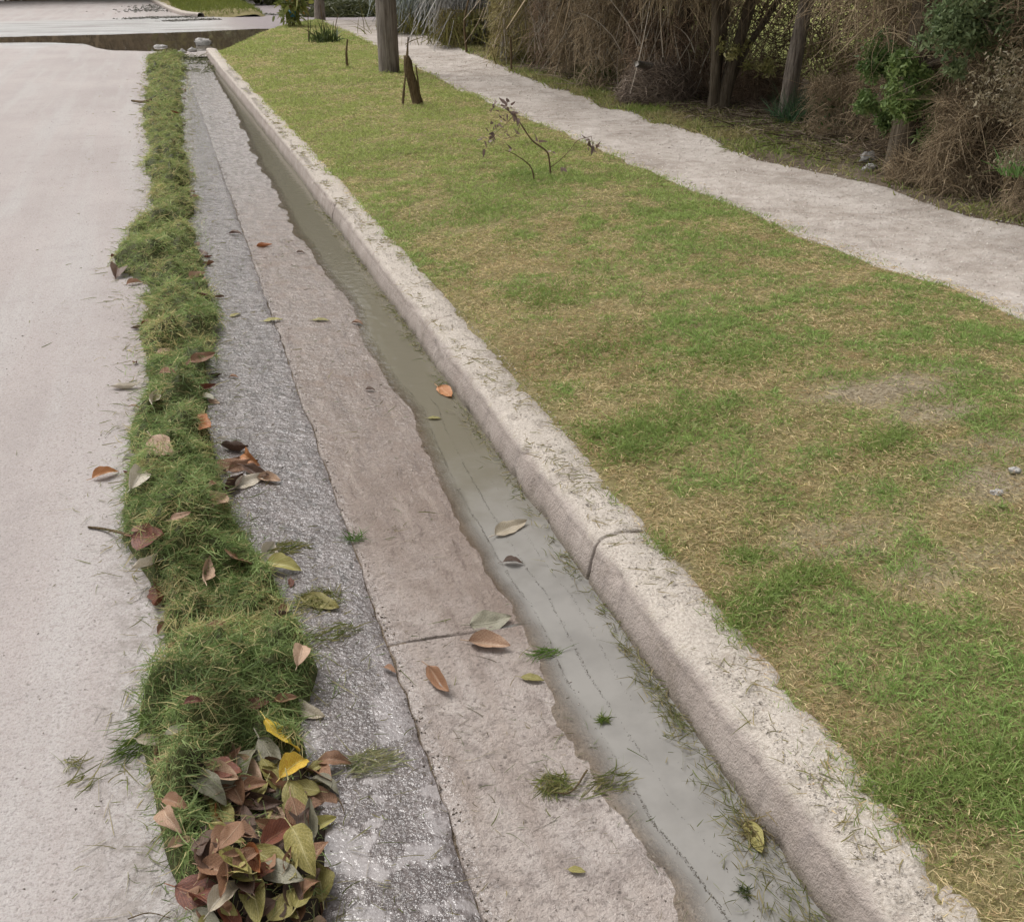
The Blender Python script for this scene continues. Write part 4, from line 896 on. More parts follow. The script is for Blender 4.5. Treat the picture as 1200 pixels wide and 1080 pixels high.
# a broken stump with two splinters
b = gpt(488, 122); k = 1.
T = thing('broken_stump', 'splintered brown stump of a young tree on the lawn near the pole', 'stump', b)
sc_ = 1200/np.linalg.norm(np.array([b[0], b[1], b[2]-CAM_H]))      # px per metre there
pts = catmull([(.02, 0, -.05), (0, 0, .06), (-.035, 0, .20), (-.07, 0, .36), (-.085, 0, .47)], 5)
v, q = tube(pts, np.interp(np.linspace(0, 1, len(pts)), [0, .3, .8, 1], [.062, .052, .048, .030]), 14, .22, 8)
top = v[:, 2] > .40; v[top, 2] += .06*(vn(v[top, 0]*60, v[top, 1]*60, 5)-.3)
obj('trunk', mesh_np('trunk', v, q, smooth=True), M['rot'], T)
for p in ([(-.085, 0, .44), (-.075, 0, .55), (-.062, 0, .68)], [(.03, -.03, 0), (.02, -.03, .22), (.005, -.02, .40)], [(-.16, -.03, -.02), (-.13, -.02, .2), (-.09, 0, .4)]):
    v, q = tube(catmull(p, 4), np.linspace(.018, .007, 9), 8, .3, 3); obj('splinter', mesh_np('splinter', v, q, smooth=True), M['rot'], T)
# thin stake beyond
a = gpt(407, 79); stick('stake', [a+[0, 0, -.03], a+[.0, 0, .2], a+[.03, 0, .38]], .022, .012, M['rot'], 'short thin stake in lawn left of the thick pole', 'stake')

def px_up(base, px, py):               # a point above the lawn at the base's distance
    return np.array(PD(px, py, base[1]))
def leaflets(mb, c, n, r, size, cols, droop=.3):
    ctr = np.asarray(c)[None]+rng.normal(0, r, (n, 3)); d = rng.normal(size=(n, 3)); d[:, 2] -= droop
    cc = lerp_cols(cols[0], cols[1], rng.random(n))*rng.uniform(.7, 1.25, (n, 1))
    sz = rng.uniform(.6, 1.3, n)*size
    v, q, col = strands(ctr, d, rng.normal(0, .25, (n, 3)), sz, sz*rng.uniform(.35, .6, n), 4, 1, cc, tip=.1); mb.add(v, q, col)
b = gpt(646, 207)
S = thing('sapling', 'leafless leaning sapling with a few shrivelled leaves on the lawn', 'sapling', b)
def branch(name, pts, r0, r1, par, mat, org):
    p = catmull([np.asarray(x)-org for x in pts], 6); v, q = tube(p, np.linspace(r0, r1, len(p))*.68, 7, .25, 3); obj(name, mesh_np(name, v, q, smooth=True), mat, par); return p
dy = np.array([0, 1., 0])
branch('stem', [b+[0, 0, -.03], px_up(b, 644, 193), px_up(b, 641, 178), px_up(b, 625, 165)+.03*dy, px_up(b, 613, 146)+.06*dy, px_up(b, 607, 138)+.1*dy, px_up(b, 594, 126)+.1*dy], .011, .004, S, M['stem'], b)
b2 = gpt(627, 213); branch('branch', [b2+[0, 0, -.03], px_up(b2, 622, 196), px_up(b2, 605, 182), px_up(b2, 592, 176)], .009, .003, S, M['stem'], b)
branch('branch', [px_up(b, 645, 196), px_up(b, 656, 188), px_up(b, 668, 176), px_up(b, 680, 166)+.05*dy, px_up(b, 693, 160)], .005, .0025, S, M['stem'], b)
branch('branch', [px_up(b, 607, 138)+.1*dy, px_up(b, 590, 148), px_up(b, 576, 160)], .004, .002, S, M['stem'], b)
branch('branch', [px_up(b, 613, 146)+.06*dy, px_up(b, 603, 158)-.02*dy, px_up(b, 590, 163)], .004, .002, S, M['stem'], b)
branch('branch', [px_up(b, 693, 160), px_up(b, 695, 170), px_up(b, 697, 178)], .003, .002, S, M['stem'], b)
mb = MB()
for px, py, n, r in ((592,122,7,.018),(581,126,6,.02),(597,130,8,.022),(603,135,6,.014),(607,140,4,.01),(580,146,7,.02),(590,140,5,.015),(575,160,8,.022),(568,166,5,.02),(592,154,3,.015),(579,157,5,.012),(690,163,4,.012),(692,172,8,.02),(698,171,8,.02),(630,165,3,.01),(645,178,2,.01),(612,160,3,.02),(600,177,2,.01),(655,195,3,.015)):
    leaflets(mb, px_up(b, px, py)-b, n, r, .042, ((.15, .10, .09), (.28, .20, .18)), .6)
obj('leaves', mb.mesh('leaves'), M['leafy'], S)
# far plants on the lawn corner
b = gpt(341, 31)
Y_ = thing('young_tree', 'young slender tree with yellowing leaves and blue tie at the lawn corner', 'young tree', b)
for i, (u, w) in enumerate(((343, -12), (338, -20), (345, -16), (340, -4))):
    p1 = px_up(b, u+random.uniform(-3, 3), w); branch('stem', [b+[.05*(i-1.5), 0, -.05], (b+p1)/2+[.04*(i-1), 0, 0], p1], .022, .010, Y_, M['stem'], b)
mb = MB()
for i in range(46): leaflets(mb, px_up(b, random.gauss(340, 7), random.uniform(-18, 22))-b+np.array([0, random.gauss(0, .2), 0]), 7, .07, .17, ((.10, .13, .03), (.26, .27, .07)), .7)
for i in range(5): leaflets(mb, px_up(b, random.gauss(346, 2), random.uniform(0, 10))-b, 6, .05, .15, ((.38, .20, .05), (.5, .30, .08)), .7)
obj('leaves', mb.mesh('leaves'), M['leafy'], Y_)
p0 = px_up(b, 342, 20)-b; p1 = px_up(b, 342.5, 12)-b; v, q = tube([p0, (p0+p1)/2, p1], [.085, .095, .085], 12); obj('tie', mesh_np('tie', v, q), M['blue'], Y_)
b = gpt(380, 50); SP = thing('spiky_plant', 'dark spiky clump of leaves with upright bare stems on lawn corner', 'plant', b)
n = 130; az = rng.uniform(0, 2*np.pi, n); el = rng.normal(1.0, .3, n); cc = lerp_cols((.045, .07, .025), (.12, .15, .045), rng.random(n))
v, q, c = strands(np.stack([rng.normal(0, .12, n), rng.normal(0, .1, n), 0*az], 1), np.stack([np.cos(az)*np.cos(el), np.sin(az)*np.cos(el), np.sin(el)], 1), rng.normal(0, .2, (n, 3)), rng.uniform(.15, .36, n), .03, 3, 1, cc)
obj('leaves', mesh_np('leaves', v, q, c), M['leafy'], SP)
for x0, h, l in ((-.30, .72, .02), (.02, .70, -.02), (.18, .5, .05)): branch('stem', [b+[x0, 0, -.03], b+[x0+l, 0, h*.5], b+[x0+2.5*l, 0, h]], .016, .009, SP, M['rot'], b)
# the thin grey trunk at the far lawn corner
def gzp(px, py, z0):
    x, y = P(px, py, z0); return np.array([x, y, z0])
b = gzp(375, 23, .12)
TT = thing('tree', 'thin pale grey tree trunk at the far end of the lawn', 'tree', b)
zz = np.linspace(-.3, 5.2, 16); v, q = tube(np.stack([.03*zz, 0*zz, zz], 1), np.interp(zz, [-.3, 0, .3, 5.2], [.19, .165, .145, .08]), 14, .06, 3)
obj('trunk', mesh_np('trunk', v, q, smooth=True), M['bark_grey'], TT)

def crown_twigs(n, ctr, rad, Lr, w, cols, up=0., hang=.4, seed=0, shell=.0):
    u = unit(rng.normal(size=(n, 3)))*(shell+(1-shell)*rng.random((n, 1))**.45)
    p = np.asarray(ctr)+u*np.asarray(rad); d = unit(u*np.asarray([1, 1, .6])+rng.normal(0, .7, (n, 3))); d[:, 2] += up
    bd = rng.normal(0, .3, (n, 3)); bd[:, 2] -= hang
    t_ = fbm(p[:, 0]*1.0+p[:, 2]*.7, p[:, 1]+p[:, 2]*.5, 1.6, 201+seed)
    cc = lerp_cols(cols[0], cols[1], np.clip(t_*1.5-.25+rng.normal(0, .22, n), 0, 1))*rng.uniform(.65, 1.25, (n, 1))
    return strands(p, d, bd, rng.uniform(*Lr, n), rng.uniform(.7, 1.3, n)*w, 3, 3, cc, tip=.3)
def crown_leaves(n, ctr, rad, size, cols, seed=0, droop=.3, clumps=40, spread=.18):
    u = unit(rng.normal(size=(clumps, 3)))*rng.random((clumps, 1))**.4; cc_ = np.asarray(ctr)+u*np.asarray(rad)
    k = rng.integers(0, clumps, n); p = cc_[k]+rng.normal(0, spread, (n, 3))*np.asarray(rad)
    d = rng.normal(size=(n, 3)); d[:, 2] -= droop
    tone = rng.random(clumps)[k]; c = lerp_cols(cols[0], cols[1], np.clip(tone+rng.normal(0, .2, n), 0, 1))*rng.uniform(.75, 1.2, (n, 1))
    sz = rng.uniform(.6, 1.3, n)*size
    return strands(p, d, rng.normal(0, .25, (n, 3)), sz, sz*.5, 2, 1, c, tip=.12)
mb = MB(); mb.add(*crown_leaves(3500, (.2, 0, 6.2), (2.2, 2.2, 1.9), .22, ((.05, .075, .02), (.13, .15, .045)))); obj('crown', mb.mesh('crown'), M['leafy'], TT)

# ------------------------------------------------------------------ hedge
BRN = ((.20, .148, .092), (.50, .395, .26)); OLV = ((.20, .17, .075), (.46, .395, .18)); GRY = ((.28, .27, .26), (.56, .54, .52)); RED = ((.18, .125, .085), (.44, .325, .225))
def hedge_tree(px, py, label, trunks, crowns, group=None, mat='bark_brown', limbs=(), name='tree', cat='tree'):
    b = gpt(px, py); T = thing(name, label, cat, b, group)
    for pts, r0, r1 in trunks:
        p = catmull([np.asarray(x, float) for x in pts], 6); v, q = tube(p, np.interp(np.linspace(0, 1, len(p)), [0, .12, 1], [r0*1.35, r0, r1]), 12, .16, int(px))
        obj('trunk', mesh_np('trunk', v, q, smooth=True), M[mat], T)
    for pts, r0, r1 in limbs:
        p = catmull([np.asarray(x, float) for x in pts], 5); v, q = tube(p, np.linspace(r0, r1, len(p)), 8, .15, int(px)); obj('limb', mesh_np('limb', v, q, smooth=True), M[mat], T)
    mb = MB()
    for f in crowns: mb.add(*f)
    obj('crown', mb.mesh('crown'), M['twig'] if mat != 'leafy' else M['leafy'], T)
    return T, b
def low_limbs(n, h0, h1, ln, seed):
    r = random.Random(seed); out = []
    for i in range(n):
        a = r.uniform(0, 6.28); h = r.uniform(h0, h1); l = r.uniform(.6, 1.)*ln
        out.append(([(0, 0, h), (l*.5*math.cos(a), l*.5*math.sin(a), h+.15*l), (l*math.cos(a), l*math.sin(a), h-.05*l)], .03, .008))
    return out
TALLC = lambda h, r, n=2600, c=BRN: crown_twigs(n, (0, 0, h), (r, r, h*.52), (.35, .8), .030, c, .0, .3)   # the upper crown
# near trees (from the right of the photo to the left)
hedge_tree(1052, 206, 'tree with stout forked brown trunk at foot of the near hedge', [([(0, 0, -.2), (.03, .03, .5), (.05, .1, 1.5), (.0, .2, 3.2), (.1, .2, 6.)], .10, .045), ([(.11, .0, -.1), (.13, .03, .35), (.26, .12, 1.1), (.6, .4, 2.6)], .06, .03)],
   [crown_twigs(5200, (.2, .35, 1.75), (1.0, .7, 1.0), (.08, .3), .006, BRN, 0, .4, 1), TALLC(5., 1.3)], limbs=low_limbs(9, .7, 2.2, .9, 1))
hedge_tree(1032, 168, 'slim brown tree behind green leaves in near hedge', [([(0, 0, -.2), (-.02, .03, .6), (-.05, .05, 1.5), (.1, .1, 4.5)], .055, .03)], [crown_twigs(4600, (.1, .2, 1.9), (.8, .7, 1.2), (.08, .3), .006, BRN, 0, .4, 2), TALLC(4.8, 1.2)], limbs=low_limbs(8, .9, 2.4, .8, 2))
hedge_tree(921, 141, 'tree with straight grey trunk rising from a dark green tuft', [([(-.03, 0, -.2), (.02, .0, .5), (.10, .0, 1.3), (.14, .05, 2.3), (.2, .1, 7.5)], .072, .04)], [crown_twigs(8500, (.2, .3, 2.15), (1.3, 1.0, 1.15), (.1, .36), .0075, BRN, 0, .35, 3), TALLC(5.6, 1.5)], mat='bark_grey', limbs=low_limbs(12, 1., 3., 1.2, 3))
hedge_tree(838, 131, 'spreading tree with several mossy stems fanning out in the hedge', [([(0, 0, -.2), (-.03, 0, .3), (-.06, .05, 1.0), (-.15, .2, 3.)], .06, .035), ([(.05, 0, -.1), (.12, 0, .35), (.35, .1, 1.0), (.65, .2, 1.9), (1.0, .3, 3.4)], .07, .035), ([(.08, .05, -.1), (.25, .05, .45), (.6, .1, .95), (1.05, .2, 1.5)], .045, .02), ([(.02, .1, 0), (.05, .1, .5), (.12, .15, 1.3), (.2, .3, 3.)], .05, .03)],
   [crown_twigs(8500, (-.1, .4, 2.0), (1.3, 1.0, 1.05), (.1, .36), .0075, BRN, 0, .35, 4), TALLC(5.4, 1.5)], limbs=low_limbs(8, 1., 2.6, 1.1, 4))
# shaggy brown conifers
for i, (px, py, lab, c, r, h) in enumerate((
   (742, 104, 'shaggy dead conifer with brown twigs to the ground beside round brush heap', BRN, .62, 10.),
   (700, 90, 'dead conifer with bleached grey lower stems above green tuft', BRN, .55, 10.5),
   (672, 82, 'dark hollow brown conifer between bleached stems and olive bush', RED, .55, 10.5),
   (640, 76, 'olive brown shaggy conifer right of the leaning board', OLV, .75, 11.),
   (797, 112, 'wide brown twiggy conifer behind round brush heap', RED, .55, 10.))):
    n = 22000
    pz = rng.random(n)**.8*2.9; a = rng.uniform(0, 2*np.pi, n); k = rng.random(n) < .12+.88*sst(.40, .58, fbm(np.cos(a)*1.8+pz*.6+7, np.sin(a)*1.8+pz*1.9, 1.7, 215+i, 3)); pz = pz[k]; a = a[k]; n = len(a); rr = r*(1.05-.18*pz/3)*rng.random(n)**.4*(.75+.5*fbm(np.cos(a)*2+5, pz*2, 1.3, 211+i))
    p = np.stack([rr*np.cos(a), rr*np.sin(a)+.15, pz], 1); d = np.stack([np.cos(a)*.5, np.sin(a)*.5, rng.normal(-.2, .5, n)], 1)+rng.normal(0, .55, (n, 3))
    tn = fbm(np.cos(a)*2+pz, np.sin(a)*2, 2.2, 221+i); cc = lerp_cols(c[0], c[1], np.clip(tn*1.6-.3+rng.normal(0, .2, n), 0, 1))*rng.uniform(.65, 1.25, (n, 1))
    low = strands(p, d, np.stack([rng.normal(0, .3, n), rng.normal(0, .3, n), -rng.uniform(.1, .8, n)], 1), rng.uniform(.05, .20, n), rng.uniform(.005, .010, n)*(1+i*.06), 3, 3, cc, tip=.3)
    m_ = 260; az = rng.uniform(0, 2*np.pi, m_); h0 = rng.uniform(.0, 2.4, m_); q0 = np.stack([r*.85*np.cos(az), r*.85*np.sin(az), h0], 1)
    stems = strands(q0, np.stack([rng.normal(0, .35, m_), rng.normal(0, .35, m_), np.where(rng.random(m_) < .6, 1, -1)], 1), rng.normal(0, .25, (m_, 3)), rng.uniform(.3, .95, m_), rng.uniform(.007, .016, m_)*(1+i*.06), 4, 3, lerp_cols((.22, .18, .13), (.50, .44, .36), rng.random(m_)), tip=.3)
    hedge_tree(px, py, lab, [([(0, .1, -.2), (.02, .12, 1.), (.0, .1, 3.), (.0, .1, h*.9)], .10, .03)], [low, stems, crown_twigs(5200, (0, .3, h*.58), (1.7, 1.5, h*.44), (.4, .9), .04, c if i != 4 else BRN, 0, .3, 8+i)], name='conifer', cat='tree', limbs=low_limbs(5, .5, 2.2, .6, 20+i))
# pale stems of the dead conifer and other loose sticks
a = gpt(697, 90); stick('dead_branch', [a+[.0, -.35, -.02], a+[.05, -.3, .35], a+[.14, -.25, .75]], .03, .015, M['board'], 'bleached grey branch standing in front of the dead conifers', 'branch')
a = gpt(735, 96); stick('dead_branch', [px_up(a, 719, 82)+[0, -.5, 0], px_up(a, 725, 89)+[0, -.5, 0], px_up(a, 732, 96)+[0, -.5, 0]], .014, .010, M['board'], 'short pale twig slanting across the brown conifer', 'branch')
p0 = PD(746, 75, 10.6); p1 = PD(790, 80, 10.9)
v, q = tube([p0-p0, (p1-p0)*.5+Vector((0, 0, -.01)), p1-p0], [.035, .034, .03], 4, 0, 1); obj('rail', mesh_np('rail', v, q), M['board'], loc=p0, label='pale bleached rail lying across the brown twigs', category='rail')
# round brush heap
b = gpt(768, 120)
mb = MB(); n = 5200; u = unit(rng.normal(size=(n, 3)))*rng.uniform(.75, 1., (n, 1)); u[:, 2] = np.abs(u[:, 2])
tang = unit(np.cross(u, rng.normal(0, .8, (n, 3))+np.array([0, .3, .8]))+u*rng.normal(.1, .35, (n, 1)))
cc = lerp_cols((.12, .09, .07), (.40, .32, .25), np.clip(rng.normal(.45, .3, n), 0, 1))
mb.add(*strands(u*np.array([.42, .34, .36])+np.array([0, 0, .03]), tang, -u*.4, rng.uniform(.12, .3, n), .008, 3, 3, cc, tip=.4))
obj('brush_heap', mb.mesh('brush_heap'), M['twig'], loc=b, label='round heap of dark brown brush at the foot of the hedge', category='brush heap')
# bleached drooping dead brush
for px, py, lab, w, h, hueg in ((578, 53, 'grey bleached dead brush with hanging stems at the far hedge', .85, 2.3, 0), (522, 40, 'bluish grey dead brush at the far end of the hedge', 1.05, 2.8, 1), (655, 72, 'pale twiggy dead bush against the olive conifer', .6, 2.2, 2)):
    b = gpt(px, py)+np.array([0, .6, 0]); n = 1900; x = rng.normal(0, w*.5, n); y = rng.normal(0, .35, n); z = rng.uniform(.35, h, n)
    lean = rng.normal(-.35, .25, n); cc = lerp_cols(GRY[0], GRY[1], rng.random(n))*(np.array([.86, .97, .98]) if hueg == 1 else (np.array([1., 1., 1.]) if hueg == 0 else np.array([.95, .8, .62])))*.9
    mb = MB(); mb.add(*strands(np.stack([x, y, z], 1), np.stack([lean, rng.normal(-.1, .2, n), -np.ones(n)], 1), rng.normal(0, .12, (n, 3)), rng.uniform(.3, .8, n), rng.uniform(.012, .028, n), 3, 3, cc, tip=.5))
    nn = 1400; x = rng.normal(0, w*.5, nn); y = rng.normal(-.15, .35, nn); az = rng.uniform(0, 6.28, nn); el = rng.normal(1., .3, nn)
    cc = lerp_cols((.15, .13, .05), (.24, .24, .08), rng.random(nn)); base_ = np.stack([x, y, 0*x], 1)
    mb.add(*strands(base_, np.stack([np.cos(az)*np.cos(el), np.sin(az)*np.cos(el), np.sin(el)], 1), rng.normal(0, .25, (nn, 3)), rng.uniform(.25, .75, nn), .016, 3, 1, cc))
    obj('dead_bush', mb.mesh('dead_bush'), M['twig'], loc=b, label=lab, category='bush')
# leaning board, thin posts
b = gpt(589, 75); Bd = thing('leaning_board', 'short bleached board leaning against the hedge bank', 'board', b)
v = np.array([(-.03, 0, 0), (.15, 0, 0), (.15, .035, 0), (-.03, .035, 0), (.22, .12, .47), (.40, .12, .44), (.40, .155, .44), (.22, .155, .47)])
obj('plank', mesh_np('plank', v, [(0, 1, 5, 4), (1, 2, 6, 5), (2, 3, 7, 6), (3, 0, 4, 7), (4, 5, 6, 7), (3, 2, 1, 0)]), M['board'], Bd)
v = v*np.array([.28, 1, .85])+np.array([-.03, .0, 0]); obj('batten', mesh_np('batten', v, [(0, 1, 5, 4), (1, 2, 6, 5), (2, 3, 7, 6), (3, 0, 4, 7), (4, 5, 6, 7), (3, 2, 1, 0)]), M['board'], Bd)
a = gpt(599, 84); stick('thin_post', [a+[0, 0, -.05], a+[0, 0, .2], a+[-.01, 0, .45]], .016, .014, M['rot'], 'dark thin post in grass right of the leaning board', 'post')
a = gpt(547, 61); stick('thin_post', [a+[0, 0, -.05], a+[-.03, 0, .5], a+[.12, .05, 1.0]], .022, .014, M['rot'], 'dark leaning stick before the grey dead brush', 'post')
a = gpt(607, 62); stick('dead_branch', [px_up(a, 599, 62), px_up(a, 613, 55), px_up(a, 628, 45)], .014, .008, M['board'], 'pale slanting branch above the leaning board', 'branch')
# undergrowth shrubs
def shrub(px, py, lab, r, h, n, cols, leaf_n=0, lcols=None, lsize=.05, w=.008, hang=.5, dz=0, nm='shrub', lrad=None, lctr=None, clumps=26):
    b = gpt(px, py); b = b+np.array([b[0], b[1], 0])/np.hypot(b[0], b[1])*dz; S_ = thing(nm, lab, 'shrub', b)
    n = int(n*3.6); w = w*.52
    a = rng.uniform(0, 6.28, n); rr = r*.85*np.sqrt(rng.random(n)); z = rng.random(n)**1.2*h; kk = rng.random(n) < .10+.90*sst(.40, .58, fbm(rr*np.cos(a)*1.4+px*.1, z*1.6+rr*np.sin(a), 2.4, 233, 3)); a, rr, z = a[kk], rr[kk], z[kk]; n = len(a)
    p = np.stack([rr*np.cos(a), rr*np.sin(a)*.8, z], 1); d = np.stack([np.cos(a)*.25, np.sin(a)*.25, rng.normal(.15, .5, n)], 1)+rng.normal(0, .6, (n, 3))
    tn = fbm(p[:, 0]*2, p[:, 2]*2+p[:, 1], 1.5, 231); cc = lerp_cols(cols[0], cols[1], np.clip(tn*1.6-.3+rng.normal(0, .25, n), 0, 1))*rng.uniform(.65, 1.3, (n, 1))
    mb = MB(); mb.add(*strands(p, d, np.stack([rng.normal(0, .35, n), rng.normal(0, .35, n), -rng.uniform(0, 2*hang, n)], 1), rng.uniform(.04, .17, n)*np.where(rng.random(n) < .03, 2.5, 1), rng.uniform(.6, 1.4, n)*w, 4, 3, cc, tip=.3))
    obj('twigs', mb.mesh('twigs'), M['twig'], S_)
    if leaf_n:
        mb = MB(); mb.add(*crown_leaves(leaf_n, lctr or (0, -.1, h*.55), lrad or (r*.9, r*.7, h*.42), lsize, lcols, clumps=clumps, spread=.14, droop=.5)); obj('leaves', mb.mesh('leaves'), M['leafy'], S_)
    return S_
GRN = ((.05, .085, .025), (.14, .20, .055)); LGR = ((.10, .16, .03), (.22, .28, .06))
def leafy_at(b, spots, size, cols, off=-.25):
    """leaf sprays on the side of a shrub that faces the path; spots are measured on the survey photo at the shrub's own distance"""
    mb = MB()
    for px, py, rp, n in spots:
        c = np.array(PD(px, py, b[1]+off))-b; r_ = rp/1200*np.hypot(b[0], b[1])
        n = int(n*2.2); k = max(4, n//45)
        for _ in range(k):
            cc_ = c+rng.normal(0, .5, 3)*np.array([r_, r_*.7, r_]); m_ = n//k
            p = cc_+rng.normal(0, .22, (m_, 3))*r_; d = rng.normal(size=(m_, 3)); d[:, 2] -= .6; tone = rng.random()
            col = lerp_cols(cols[0], cols[1], np.clip(tone+rng.normal(0, .22, m_), 0, 1))*rng.uniform(.75, 1.2, (m_, 1)); sz = rng.uniform(.6, 1.3, m_)*size
            mb.add(*strands(p, d, rng.normal(0, .25, (m_, 3)), sz, sz*.42, 3, 1, col, tip=.1))
    return mb
def leafy_shrub(px, py, lab, r, h, n, cols, spots, size, lcols, dz=.4, off=-.25, **kw):
    S_ = shrub(px, py, lab, r, h, n, cols, dz=dz, **kw); b = np.array(S_.location)
    obj('leaves', leafy_at(b, spots, size, lcols, off).mesh('leaves'), M['leafy'], S_); return S_
shrub(1130, 236, 'tangled dry bramble at the near end of the hedge', .36, .6, 3000, BRN, dz=.30)
leafy_shrub(1235, 268, 'drooping brown bush leaving the frame at right', .40, 1.6, 3000, BRN, [(1185, 90, 30, 300), (1190, 140, 26, 200), (1192, 180, 20, 120)], .022, ((.15, .125, .075), (.31, .26, .17)), dz=.35, hang=.8)
leafy_shrub(1105, 195, 'bright green leafy shrub hanging over brambles', .45, 1.5, 1800, RED, [(1058, 100, 16, 320), (1066, 72, 14, 260), (1072, 128, 10, 160), (1050, 120, 9, 120), (1088, 105, 12, 240), (1100, 122, 14, 300), (1112, 138, 12, 260), (1090, 158, 13, 300), (1148, 126, 15, 330), (1080, 92, 9, 140), (1125, 140, 10, 140)], .038, ((.13, .21, .06), (.29, .38, .13)), dz=.25, off=-.55)
leafy_shrub(1165, 205, 'dark green leafy shrub high in the near hedge', .75, 2.3, 2400, BRN, [(1105, 30, 22, 420), (1125, 18, 22, 420), (1150, 30, 26, 520), (1165, 12, 22, 360), (1180, 45, 20, 260), (1120, 82, 10, 90), (1188, 20, 14, 200)], .038, ((.10, .15, .06), (.25, .31, .15)), dz=.35, off=-.6)
leafy_shrub(1040, 185, 'small leaved green shrub climbing the slim tree', .42, 1.6, 1200, BRN, [(1032, 62, 16, 420), (1022, 82, 12, 260), (1048, 72, 14, 300), (1020, 118, 14, 300), (1035, 130, 10, 160), (1040, 145, 12, 120)], .032, ((.10, .17, .05), (.23, .32, .11)), dz=.1, off=-.35)
shrub(985, 178, 'low brown bramble between grey trunk and forked trunk', .42, .5, 2200, BRN, 160, GRN, .035, .008, dz=.7)
shrub(885, 134, 'dense reddish brown brush between mossy stems and grey trunk', .34, .5, 2000, RED, 0, dz=1.0)
leafy_shrub(975, 150, 'yellowish thicket behind the low brown bramble', .6, 1.3, 900, OLV, [(985, 85, 22, 420), (965, 60, 22, 300), (1000, 70, 16, 200), (860, 60, 12, 160), (890, 75, 12, 160)], .045, ((.30, .29, .10), (.56, .52, .24)), dz=1.9, off=-.1)
shrub(505, 32, 'green and brown bush at the far end of the hedge strip', .7, .9, 1300, OLV, 700, ((.10, .14, .05), (.24, .28, .10)), .10, .020, dz=.2)
shrub(548, 55, 'low olive bush below the bluish grey dead brush', .6, .6, 1500, OLV, 300, ((.18, .19, .06), (.32, .32, .12)), .09, .018, dz=.3)
shrub(610, 72, 'low brown brush behind the leaning board', .6, .9, 1700, OLV, 0, dz=.45, w=.016)
shrub(1080, 216, 'thin twigs and litter at the forked trunk', .32, .22, 700, BRN, 0, dz=.1, hang=.2)
for px, py, r, n, lab, cols in ((937, 143, .24, 700, 'dark bluish green grass tuft at foot of the grey trunk', ((.045, .10, .05), (.10, .18, .08))), (704, 96, .22, 500, 'fresh green grass tuft below the bleached stems', ((.06, .12, .02), (.13, .2, .05))), (1196, 205, .12, 160, 'small bright green leafy tuft at right edge of photo', ((.10, .2, .05), (.2, .32, .1)))):
    b = gpt(px, py) if px < 1190 else np.array(PD(1196, 205, 4.9)); a = rng.uniform(0, 6.28, n); rr = r*np.sqrt(rng.random(n)); el = rng.normal(1.15, .25, n); az = rng.uniform(0, 6.28, n)
    v, q, c = strands(np.stack([rr*np.cos(a), rr*np.sin(a), 0*a], 1), np.stack([np.cos(az)*np.cos(el), np.sin(az)*np.cos(el), np.sin(el)], 1), rng.normal(0, .25, (n, 3))-np.array([0, 0, .2]), rng.uniform(.12, .34, n)*(1 if px < 1190 else .5), .009, 3, 1, lerp_cols(cols[0], cols[1], rng.random(n)))
    obj('grass_tuft', mesh_np('grass_tuft', v, q, c), M['leafy'], loc=b, label=lab, category='grass tuft')
# the tangle behind: one mass of dry twigs nobody could count
mb = MB(); n = 34000
y = 3.5+26*rng.random(n); x = 6.0+1.0*rng.random(n)+.055*np.maximum(0, y-12)*rng.random(n)+.03*np.maximum(0, y-10); z = .2+3.4*rng.random(n)**.8
hole = sst(.50, .60, fbm(y*1.0, z*1.4, .9, 241))*sst(.4, .6, z)*sst(2.0, 1.4, z)*sst(13, 11, y)
k = rng.random(n) > .97*hole; x, y, z = x[k], y[k], z[k]; n = len(x)
tn = fbm(y*1.5, z*2, 1.2, 243); cc = lerp_cols((.15, .108, .072), (.42, .32, .21), np.clip(tn*1.6-.35+rng.normal(0, .2, n), 0, 1))
mb.add(*strands(np.stack([x, y, z], 1), rng.normal(size=(n, 3))*np.array([.7, 1, .7]), rng.normal(0, .35, (n, 3))-np.array([0, 0, .2]), rng.uniform(.2, .6, n), rng.uniform(.008, .016, n), 3, 3, cc, tip=.3))
n = 9000; y = 3.4+17*rng.random(n)**1.3; x = pr_(y)+.25+1.5*rng.random(n)**.8; z = z_verge(x, y)+.01+.05*rng.random(n); cc = lerp_cols((.08, .055, .04), (.32, .26, .19), rng.random(n)**1.5); az = rng.uniform(0, 6.28, n)
mb.add(*strands(np.stack([x, y, z], 1), np.stack([np.cos(az), np.sin(az), rng.normal(.0, .15, n)], 1), rng.normal(0, .3, (n, 3))*np.array([1, 1, .3]), rng.uniform(.05, .3, n), rng.uniform(.004, .009, n)*(1+y/20), 3, 3, cc, tip=.4))
n = 80000; y = 3.9+4.6*rng.random(n); z = 2.9*rng.random(n)**.9; x = np.interp(y, [3.9, 4.8, 6, 6.6, 7.5, 8.5], [4.85, 4.82, 4.86, 5.05, 5.7, 6.05])+.06*z+1.0*rng.random(n)**1.2+.35*(fbm(y, z, 1.6, 263)-.5)
k = rng.random(n) < .06+.94*sst(.42, .58, fbm(y*1.2+x*.7, z*1.3, 2.2, 265, 3)); x, y, z = x[k], y[k], z[k]+z_verge(x[k], y[k]); n = len(x)
tn = fbm(y*1.5, z*2, 1.7, 267); cc = lerp_cols((.15, .11, .07), (.48, .375, .245), np.clip(tn*1.7-.4+rng.normal(0, .25, n), 0, 1))
mb.add(*strands(np.stack([x, y, z], 1), rng.normal(size=(n, 3))*np.array([.8, 1, .8]), rng.normal(0, .45, (n, 3))-np.array([0, 0, .25]), rng.uniform(.06, .26, n), rng.uniform(.003, .007, n), 3, 3, cc, tip=.3))
